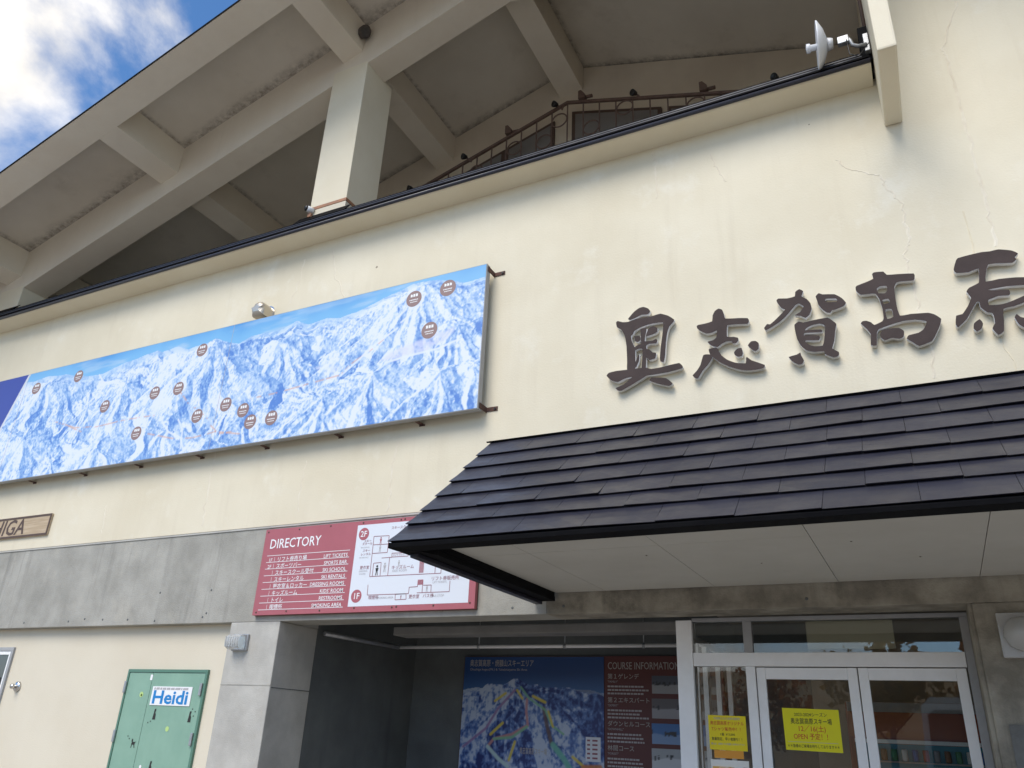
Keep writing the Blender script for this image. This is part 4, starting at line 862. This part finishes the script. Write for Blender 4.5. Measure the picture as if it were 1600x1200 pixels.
q = at(22, 1011, YG)
lw = thing('side_window', 'white framed window with dark glass at the left edge of the cream wall', 'window', (-12.5, YG, 1.0))
WX, WZ = -11.80, 2.43
bm = bmesh.new(); box(bm, -13.4, WX, YG-0.03, YG-0.001, WZ-0.05, WZ); box(bm, WX-0.05, WX, YG-0.03, YG-0.001, 0.9, WZ-0.051); box(bm, -13.4, WX, YG-0.03, YG-0.001, 0.85, 0.899)
obj('window_frame', bm, M['grey_alu'], lw)
bm = bmesh.new(); box(bm, -13.4, WX-0.055, YG-0.02, YG-0.001, WZ-0.10, WZ-0.052); box(bm, WX-0.09, WX-0.055, YG-0.02, YG-0.001, 0.9, WZ-0.101)
obj('sash', bm, M['white_alu'], lw)
obj('pane', B(-13.4, WX-0.095, YG-0.010, YG-0.002, 0.9, WZ-0.101), M['dark_window'], lw)
obj('latch', B(WX-0.20, WX-0.15, YG-0.03, YG-0.011, 1.9, 2.02, 0.005), M['black'], lw)

# dish aerial on a bent arm
dm = at(1352, 72, -0.3); dc = at(1292, 70, -0.42)
da = thing('dish_antenna', 'white dish antenna on a bent arm beside the wall fin', 'antenna', (dm.x, dm.y, dm.z-0.1))
ax = Vector((-1.0, -0.10, 0.03)).normalized()
obj('reflector', lathe([(0.10, 0.265), (0.085, 0.262), (0.03, 0.17), (0.0, 0.08), (-0.01, 0.001)], dc, ax, 32), M['dish'], da)
obj('feed', lathe([(0.0, 0.034), (0.16, 0.034), (0.17, 0.05), (0.205, 0.05), (0.21, 0.002)], dc, ax, 16), M['dish'], da)
obj('hub', lathe([(-0.06, 0.055), (-0.005, 0.07)], dc, ax, 16), M['dish'], da)
e = dc - ax*0.14
obj('swivel', B(e.x-0.035, e.x+0.075, e.y-0.03, e.y+0.03, e.z-0.045, e.z+0.05, 0.008), M['galv'], da)
obj('arm', tube([(e.x+0.06, e.y, e.z+0.03), (e.x+0.085, e.y, e.z-0.02), (e.x+0.10, e.y+0.01, e.z-0.08), (e.x+0.15, e.y+0.02, e.z-0.11), (e.x+0.22, e.y+0.03, e.z-0.105), (dm.x, dm.y, dm.z)], 0.02, 12), M['galv'], da)
obj('mount_plate', B(dm.x-0.01, dm.x+0.04, dm.y-0.06, dm.y+0.06, dm.z-0.12, dm.z+0.12, 0.006), M['galv'], da)
obj('cable', tube([(e.x+0.05, e.y-0.03, e.z-0.02), (e.x+0.06, e.y-0.02, e.z-0.22), (e.x+0.14, e.y, e.z-0.27), (e.x+0.25, e.y, e.z-0.13)], 0.006, 6), M['black'], da)

# camera at the foot of the column
cp = at(486, 330, -0.03)
sc_ = thing('security_camera', 'small security camera at the lower left corner of the column', 'camera', (cp.x, cp.y, cp.z))
obj('housing', lathe([(0, 0.045), (0.09, 0.05), (0.10, 0.04), (0.101, 0.002)], (cp.x+0.03, -0.012, cp.z), (-0.5, -0.85, 0.1), 16), M['white'], sc_)
obj('lens', lathe([(0.0, 0.047), (0.02, 0.044), (0.035, 0.025), (0.04, 0.001)], Vector((cp.x+0.03, -0.012, cp.z))+Vector((-0.5, -0.85, 0.1)).normalized()*0.103, (-0.5, -0.85, 0.1), 16), M['black'], sc_)
obj('bracket', B(cp.x-0.03, cp.x+0.03, -0.06, -0.01, cp.z-0.12, cp.z-0.05, 0.005), M['copper'], sc_)

# dark round lump hanging in the corner of beam and purlin
np_ = at(570, 50, -0.12)
ns = thing('hanging_nest', 'dark round nest in the corner between purlin and rafter above the column', 'nest', (np_.x, np_.y, np_.z))
bm = bmesh.new(); bmesh.ops.create_icosphere(bm, subdivisions=3, radius=0.115)
for v_ in bm.verts: v_.co = Vector((v_.co.x, v_.co.y*0.8, v_.co.z*1.1))*(1+0.12*mnoise.noise(v_.co*14)) + np_
obj('nest_body', bm, M['mould'], ns, True)

# wrought-iron screen with rings in front of the gable windows
YR = 2.45
RPK = -4.30
rz = lambda x: 11.80 - S*abs(x-RPK)
isr = thing('iron_railing', 'brown wrought iron railing with rings following the gable behind the ledge', 'railing', (-4.4, YR, 8.25))
x0r, x1r = -8.1, 0.2
obj('top_rail', prism([(x0r, rz(x0r)), (RPK, rz(RPK)), (x1r, rz(x1r)), (x1r, rz(x1r)-0.05), (RPK, rz(RPK)-0.05), (x0r, rz(x0r)-0.05)], 'y', YR-0.025, YR+0.025), M['dark_steel'], isr)
xx = RPK-0.296*12; i = 0
xsb = []
while xx < 0.15:
    obj('baluster', B(xx-0.010, xx+0.010, YR-0.010, YR+0.010, 8.26, rz(xx)-0.051), M['dark_steel'], isr); xsb.append(xx); xx += 0.296; i += 1
def ring(cx, cz, r):
    bm = tube([(cx+r*math.cos(k*2*math.pi/24), YR, cz+r*math.sin(k*2*math.pi/24)) for k in range(25)], 0.013, 8, caps=False); obj('ring', bm, M['dark_steel'], isr)
for cx, dz in ((-7.0, 0.33), (-6.5, 0.36), (-6.08, 0.38), (-5.321, 0.34), (-4.738, 0.58), (-4.453, 0.30), (-3.859, 0.86), (-3.859, 0.58), (-3.258, 0.19), (-2.67, 0.56), (-2.08, 0.21), (-1.5, 0.5), (-0.9, 0.2)):
    ring(cx, rz(cx)-dz-0.02, 0.142)
for px, py, tl in ((640, 293, 0), (725, 243, 0), (867, 161, 0), (990, 143, 0), (1211, 118, 0)):
    p = at(px, py, YR-0.1)
    fl = thing('floodlight', {640: 'lowest small black floodlight on the left end of the iron railing', 725: 'second small black floodlight from the left on the iron railing', 867: 'small black floodlight just left of the railing peak', 990: 'small black floodlight right of the railing peak', 1211: 'rightmost small black floodlight, nearest the dish antenna'}[px], 'floodlight', (p.x, YR, rz(p.x)), 'floodlights on the railing')
    obj('lamp_head', lathe([(0, 0.035), (0.07, 0.058), (0.09, 0.058), (0.091, 0.045), (0.075, 0.002)], (p.x+0.02, p.y+0.06, p.z), (-0.5, -0.8, -0.2), 14), M['black'], fl)
    obj('yoke', tube([(p.x+0.03, p.y+0.06, p.z-0.02), (p.x+0.10, YR, p.z-0.10), (p.x+0.14, YR, rz(p.x+0.14)-0.01)], 0.018, 6), M['dark_steel'], fl)
for px, py, lab in ((797, 202, 'small brown spotlight facing away on the left slope of the iron railing'), (911, 152, 'small brown spotlight facing away at the peak of the iron railing'), (1100, 130, 'small brown spotlight facing away on the right slope of the iron railing')):
    p = at(px, py, YR)
    fl = thing('spotlight', lab, 'spotlight', (p.x, YR, rz(p.x)), 'spotlights turned away on the railing')
    obj('lamp_head', prism([(p.x-0.07, rz(p.x)+0.02), (p.x+0.05, rz(p.x)+0.02), (p.x+0.05, rz(p.x)+0.10), (p.x-0.02, rz(p.x)+0.20), (p.x-0.07, rz(p.x)+0.20)], 'y', YR-0.06, YR+0.06), M['dark_steel'], fl)
    obj('yoke', tube([(p.x+0.05, YR, rz(p.x)+0.06), (p.x+0.17, YR, rz(p.x)+0.05)], 0.03, 8), M['dark_steel'], fl)

# ================================================================== BOARDS IN THE RECESS
YQ = YB-0.05; PX0, PX1, PZ1 = -5.91, -3.825, 2.572
sm_ = thing('ski_area_map', 'dark ski area map board with snowy peak and coloured runs, in the recess', 'map board', (-4.87, YQ, 0.4))
obj('board', B(PX0, PX1, YQ, YQ+0.04, 0.55, PZ1), M['brown_frame'], sm_)
pq = lambda x, y: (700+x/4.21, 1000+y/4.21)
cv2 = lambda x, y: (lambda p: (p.x, p.z))(at(*pq(x, y), YQ))
def skimap(X, Z):
    def cur(pts):
        q = sorted(cv2(*p) for p in pts); return np.broadcast_to(np.interp(X[0], [a for a, _ in q], [b for _, b in q]), X.shape)
    C = np.zeros(X.shape+(3,)); C[:] = srgb(28, 66, 120); C = mixc(C, srgb(60, 104, 160), sstep(2.4, 2.0, Z))
    rng_ = cur([(60, 330), (180, 315), (330, 322), (480, 330), (620, 330), (760, 318), (900, 335), (1040, 350)]) + 0.05*(fbm(X*5, X*0, 60)-0.5)
    zn = 0.25; AMP = 0.8
    def pk(x, y, hp, sl):
        px_, pz_ = cv2(x, y); t_ = np.interp(px_, X[0], rng_[0]); return (px_, float(np.clip((pz_-AMP*hp-zn)/(t_-zn), 0.02, 0.93)), hp, sl)
    peaks = [pk(490, 305, 1.0, 0.62), pk(720, 420, 0.6, 0.6), pk(260, 520, 0.5, 0.6), pk(880, 400, 0.35, 0.8), pk(150, 390, 0.35, 0.8), pk(600, 620, 0.45, 0.9), pk(420, 690, 0.35, 0.9), pk(850, 640, 0.4, 0.9), pk(160, 740, 0.3, 0.9), pk(1000, 480, 0.4, 0.8)]
    g, gy, dep, hh, msk = terrain(X, Z, rng_[0], zn, AMP, peaks, 611, 6.0, 300)
    sh = -g*0.75 + 0.8*(fbm(X*30, Z*26, 640, 2)-0.5) - 0.9*(ridged(X*12, Z*7, 645, 2)-0.62) + 0.22
    c = np.broadcast_to(np.array(srgb(176, 190, 210)), C.shape).copy(); c = mixc(c, srgb(84, 118, 178), sstep(-0.25, 0.3, sh)); c = mixc(c, srgb(18, 42, 108), sstep(0.15, 0.75, sh))
    c = mixc(c, srgb(150, 168, 192), 0.5*sstep(0.85, 0.97, dep)); C = np.where(msk[..., None], c, C)
    for pts, col, wd in (([(630, 450), (650, 560), (680, 680)], srgb(96, 74, 70), 0.045), ([(690, 690), (760, 780), (820, 880)], srgb(112, 190, 170), 0.06), ([(520, 390), (515, 470), (525, 560), (420, 620), (300, 650), (260, 700)], srgb(196, 140, 140), 0.03), ([(300, 650), (420, 640), (520, 570)], srgb(130, 190, 150), 0.028), ([(440, 330), (330, 450), (250, 580), (100, 700)], srgb(150, 120, 170), 0.028), ([(260, 700), (330, 780), (390, 830)], srgb(190, 220, 220), 0.04), ([(480, 310), (530, 380), (640, 460), (680, 560), (760, 620)], srgb(130, 190, 150), 0.022), ([(280, 620), (360, 545)], srgb(226, 206, 70), 0.03), ([(440, 670), (400, 790)], srgb(226, 206, 70), 0.03), ([(660, 470), (690, 570)], srgb(226, 206, 70), 0.026), ([(310, 400), (380, 350)], srgb(226, 206, 70), 0.028), ([(560, 370), (640, 410)], srgb(226, 206, 70), 0.03), ([(455, 330), (490, 385)], srgb(226, 206, 70), 0.026), ([(820, 770), (890, 830)], srgb(226, 206, 70), 0.03), ([(890, 840), (1000, 840)], srgb(210, 130, 60), 0.05)):
        C = stroke(C, X, Z, pts, np.array(col)*0.85, wd*0.85, 0.9, None, cv2)
    return C
painted('map_print', PX0+0.01, PX1, 0.56, PZ1-0.008, YQ-0.0015, 240, 240, skimap, sm_)
a = at(*pq(145, 170), YQ); text('奥志賀高原・焼額山スキーエリア', a.x, a.z, YQ-0.003, 0.098, M['dim_print'], sm_, 0.002, width=cv2(565, 0)[0]-cv2(140, 0)[0] if False else at(*pq(562, 165), YQ).x-a.x)
a = at(*pq(145, 200), YQ); text('Okushiga kogen(Mt.) & Yakebitaiyama Ski Area', a.x, a.z, YQ-0.003, 0.045, M['grey_print'], sm_, width=at(*pq(520, 200), YQ).x-a.x)
a = at(*pq(470, 745), YQ); text('奥志賀高原スキー場', a.x, a.z, YQ-0.003, 0.085, M['dim_print'], sm_, 0.002, width=at(*pq(650, 745), YQ).x-a.x)
p = at(*pq(955, 720), YQ); obj('legend', quad_bm([[(p.x-0.10, p.z-0.14), (p.x+0.10, p.z-0.14), (p.x+0.10, p.z+0.14), (p.x-0.10, p.z+0.14)]], YQ-0.003), M['panel_white'], sm_)
qs = [[(p.x-0.08+0.07*(i % 2), p.z+0.09-0.05*(i//2)), (p.x-0.04+0.10*(i % 2), p.z+0.09-0.05*(i//2)), (p.x-0.04+0.10*(i % 2), p.z+0.11-0.05*(i//2)), (p.x-0.08+0.07*(i % 2), p.z+0.11-0.05*(i//2))] for i in range(10)]
obj('legend_lines', quad_bm(qs, YQ-0.0045), M['maroon_print'], sm_)

ci = thing('course_information_board', 'dark red COURSE INFORMATION board with four snow pictures, in the recess', 'sign', (-3.0, YQ, 0.4))
QX0, QX1 = -3.82, -2.3
obj('board', B(QX0, QX1, YQ, YQ+0.04, 0.55, PZ1), M['maroon_board'], ci)
a = at(*pq(1050, 192), YQ); text('COURSE INFORMATION', a.x, a.z, YQ-0.002, 0.125, M['dim_print'], ci, 0.0, width=at(*pq(1520, 190), YQ).x-a.x)
for y, s, en in ((250, '第１ゲレンデ', '"FAMILY"'), (405, '第２エキスパート', '"EXPERT"'), (560, 'ダウンヒルコース', '"DOWNHILL"'), (720, '林間コース', '"FOREST"')):
    a = at(*pq(1050, y), YQ); text(s, a.x, a.z-0.005, YQ-0.002, 0.07, M['dim_print'], ci, 0.0015); text(en, a.x, a.z-0.055, YQ-0.002, 0.035, M['grey_print'], ci)
    qs = []
    for r_ in range(3):
        z = a.z-0.11-0.042*r_; x = a.x; xe_ = a.x+0.52*random.uniform(0.75, 1.1)
        while x < xe_: w_ = random.uniform(0.02, 0.05); qs.append([(x, z), (x+w_, z), (x+w_, z+0.02), (x, z+0.02)]); x += w_+0.008
    obj('lettering', quad_bm(qs, YQ-0.002), M['grey_print'], ci)
for i, (y0, y1, sky_, gnd) in enumerate(((235, 352, (70, 78, 92), (150, 152, 156)), (385, 515, (96, 92, 96), (150, 150, 156)), (548, 682, (60, 110, 170), (120, 150, 190)), (712, 842, (160, 166, 172), (196, 200, 206)))):
    za, zb_ = at(*pq(1340, y0), YQ).z, at(*pq(1340, y1), YQ).z; xa_ = at(*pq(1340, y0), YQ).x
    def pic(X, Z, i=i, sky_=sky_, gnd=gnd, za=za, zb_=zb_):
        t = (za-Z)/(za-zb_); C = np.zeros(X.shape+(3,)); C[:] = srgb(*sky_); hz = 0.55+0.25*(fbm(X*4, X*0, 90+i)-0.5)
        C = mixc(C, srgb(*gnd), sstep(-0.04, 0.04, t-hz)); tr = (ridged(X*14, Z*5, 95+i) > 0.72) & (t > hz-0.18) & (t < hz+0.05); C[tr] = srgb(40, 44, 50); return C
    painted('picture', xa_, QX1-0.08, zb_, za, YQ-0.002, 40, 26, pic, ci)

# ================================================================== NOTICES ON THE GLASS, VESTIBULE FURNITURE
YN = YD+0.03
def sheet(name, label, cat_, x0, x1, z0, z1, m, skew=0.0, y=YN):
    r = thing(name, label, cat_, ((x0+x1)/2, y, z0))
    obj('sheet', prism([(x0+skew*0.01, z0), (x1, z0-skew*0.012), (x1, z1-skew*0.01), (x0, z1)], 'y', y-0.0035, y-0.001), m, r); return r
n2 = sheet('season_notice', 'yellow notice on the left door announcing the 12/16 opening', 'notice', -1.268, -0.80, 1.562, 1.898, M['yellow'], 0.6)
for s, z, h, m_, wd in (('2023-2024シーズン', 1.835, 0.036, 'black_print', 0.27), ('奥志賀高原スキー場', 1.775, 0.052, 'black_print', 0.34), ('12／16(土)', 1.715, 0.056, 'red_print', 0.22), ('OPEN 予定！！', 1.652, 0.056, 'red_print', 0.28), ('＊＊皆様のご来場お待ちしております＊＊', 1.585, 0.03, 'black_print', 0.42)):
    text(s, -1.034, z, YN-0.0045, h, M[m_], n2, 0.0015, 'CENTER', width=wd)
obj('rule_line', quad_bm([[(-1.24, 1.627), (-0.83, 1.624), (-0.83, 1.627), (-1.24, 1.630)]], YN-0.0045), M['grey_print'], n2)
YN1 = YD+0.03
n1 = sheet('t_shirt_notice', 'deep yellow notice with orange lettering on the narrow side pane', 'notice', -1.93, -1.592, 1.535, 1.822, M['yellow2'], 0.3)
for s, z, h, m_, wd in (('今回限りの人気商品販売', 1.787, 0.022, 'grey_print', 0.24), ('奥志賀高原オリジナル', 1.743, 0.036, 'red_print', 0.30), ('Tシャツ販売中！！', 1.694, 0.036, 'red_print', 0.26), ('1着 ￥3,000', 1.654, 0.026, 'black_print', 0.13), ('数量限定、早い者勝ち！！', 1.614, 0.030, 'black_print', 0.27), ('購入は、店頭までお気軽にお声かけ下さい', 1.577, 0.018, 'grey_print', 0.30)):
    text(s, -1.762, z, YN-0.0045, h, M[m_], n1, 0.0008, 'CENTER', width=wd)
n3 = sheet('food_poster', 'white poster with food picture below the deep yellow notice', 'poster', -1.925, -1.59, 0.95, 1.455, M['paper'], 0.2)
def food(X, Z):
    C = np.zeros(X.shape+(3,)); C[:] = srgb(226, 222, 212); b_ = fbm(X*9, Z*9, 44); C = mixc(C, srgb(222, 170, 80), sstep(0.5, 0.62, b_)); C = mixc(C, srgb(176, 84, 40), sstep(0.58, 0.7, fbm(X*13, Z*13, 49))); return C
painted('food_print', -1.91, -1.605, 0.97, 1.40, YN-0.0045, 60, 80, food, n3)
n4 = sheet('orange_slip', 'small orange slip between the deep yellow notice and the food poster', 'notice', -1.89, -1.63, 1.468, 1.532, mat('orange_paper', (0.70, 0.30, 0.03), 0.6))

vm_ = thing('vending_machine', 'vending machine with teal display rows behind the right glass door', 'vending machine', (-0.2, 2.4, 0.02))
VX0, VX1, VY = -0.90, 0.50, 2.15
obj('cabinet', B(VX0, VX1, VY, VY+0.65, 0.03, 2.05, 0.02), mat('red_cabinet', (0.24, 0.05, 0.03), 0.4), vm_)
obj('header', B(VX0+0.02, VX1-0.02, VY-0.015, VY-0.001, 1.955, 2.045), M['grey_alu'], vm_)
obj('red_panel', B(VX0+0.02, VX1-0.02, VY-0.012, VY-0.001, 1.72, 1.95), mat('orange_red_panel', (0.30, 0.075, 0.03), 0.4), vm_)
obj('display', B(VX0+0.06, VX1-0.06, VY-0.012, VY-0.001, 0.8, 1.66), mat('teal_display', (0.01, 0.20, 0.28), 0.35), vm_)
cols = [mat('drink_%s' % n_, c_, 0.35) for n_, c_ in (('red', (0.4, 0.04, 0.03)), ('blue', (0.03, 0.12, 0.4)), ('white', (0.6, 0.6, 0.6)), ('green', (0.05, 0.22, 0.1)), ('brown', (0.2, 0.09, 0.03)), ('grey', (0.3, 0.3, 0.32)))]
for r_ in range(4):
    for c_ in range(13):
        x = VX0+0.13+c_*0.094; z = 0.85+0.22*r_
        obj('drink_can', lathe([(0, 0.024), (0.010, 0.028), (0.095, 0.028), (0.105, 0.022)], (x, VY-0.045, z), (0, 0, 1), 10), cols[(c_*5+r_*2) % 6], vm_)
    obj('shelf', B(VX0+0.07, VX1-0.07, VY-0.085, VY-0.013, 0.832+0.22*r_, 0.846+0.22*r_), M['grey_alu'], vm_)
obj('button_row', B(VX0+0.06, VX1-0.06, VY-0.02, VY-0.013, 1.665, 1.70), M['white_alu'], vm_)

# ================================================================== BEHIND THE CAMERA: what the glass mirrors
bus = thing('parked_bus', 'white bus mirrored in the right glass door', 'bus', (0.6, -17, 0))
bx, by = 0.6, -16.0
body = [(-1.12, 0.45), (1.12, 0.45), (1.15, 1.5), (1.08, 2.75), (0.85, 2.98), (-0.85, 2.98), (-1.08, 2.75), (-1.15, 1.5)]
obj('body', prism([(bx+p[0], p[1]) for p in body], 'y', by-7, by), M['bus_paint'], bus)
obj('windscreen', prism([(bx+p[0], p[1]) for p in ((-1.0, 1.35), (1.0, 1.35), (0.95, 2.55), (0.78, 2.68), (-0.78, 2.68), (-0.95, 2.55))], 'y', by+0.001, by+0.02), M['dark_window'], bus)
for s in (-1, 1):
    obj('headlight', lathe([(0, 0.11), (0.02, 0.10), (0.03, 0.002)], (bx+s*0.8, by+0.001, 0.9), (0, 1, 0), 16), M['chrome'], bus)
    for y in (-1.3, -5.4): obj('wheel', lathe([(0, 0.46), (0.25, 0.46)], (bx+s*1.0-(0.125), by+y, 0.46), (1, 0, 0), 20), M['tyre'], bus)
obj('bumper', B(bx-1.1, bx+1.1, by+0.001, by+0.12, 0.42, 0.72, 0.03), M['grey_alu'], bus)
def crown_mesh(seed, n=1500, r=3.2):
    rg = random.Random(seed); bm = bmesh.new(); cl = [(Vector((rg.gauss(0, 1), rg.gauss(0, 1), rg.gauss(0, 0.8))).normalized()*r*rg.uniform(0.35, 0.8), rg.uniform(0.8, 1.5)) for _ in range(16)]
    for _ in range(n):
        c, cr = rg.choice(cl); p = c + Vector((rg.gauss(0, 1), rg.gauss(0, 1), rg.gauss(0, 1))).normalized()*cr*rg.uniform(0.6, 1.0); s = rg.uniform(0.10, 0.22)
        a = Vector((rg.gauss(0, 1), rg.gauss(0, 1), rg.gauss(0, 1))).normalized(); b = a.orthogonal().normalized()*s; a = a.cross(b).normalized()*s
        bm.faces.new([bm.verts.new(p+a), bm.verts.new(p+b), bm.verts.new(p-a), bm.verts.new(p-b)])
    me = bpy.data.meshes.new('crown'); bm.to_mesh(me); bm.free(); return me
crowns = []
for i, k_ in enumerate(('leaf_o', 'leaf_y')):
    me = crown_mesh(i); me.materials.append(M[k_]); crowns.append(me)
bmt = tube([(0, 0, 0), (0.05, 0, 1.5), (-0.05, 0.05, 3.0), (0, 0, 5.2)], [0.22, 0.17, 0.13, 0.04], 8)
for a in range(5): tube([(0, 0, 2.2+0.4*a), (1.4*math.cos(a*2.4), 1.4*math.sin(a*2.4), 3.6+0.4*a)], [0.07, 0.02], 6, bmt)
trunk = bpy.data.meshes.new('trunk'); bmt.to_mesh(trunk); bmt.free(); trunk.materials.append(M['bark'])
for i in range(11):
    x = -34+i*6.2+random.uniform(-1.5, 1.5); y = -40+random.uniform(-4, 3); s = random.uniform(0.9, 1.35)
    tr = thing('autumn_tree', ['orange', 'ochre'][i % 2]+' autumn tree across the car park, '+['first', 'second', 'third', 'fourth', 'fifth', 'sixth', 'seventh', 'eighth', 'ninth', 'tenth', 'eleventh'][i]+' from the west end of the row', 'tree', (x, y, -0.3), 'autumn trees mirrored in the glass'); tr.scale = (s, s, s); tr.rotation_euler[2] = random.uniform(0, 6)
    for nm, me, z in (('trunk', trunk, 0), ('crown', crowns[i % 2], 4.6)):
        o = bpy.data.objects.new(nm, me); COL.objects.link(o); o.parent = tr; o.location = (0, 0, z)
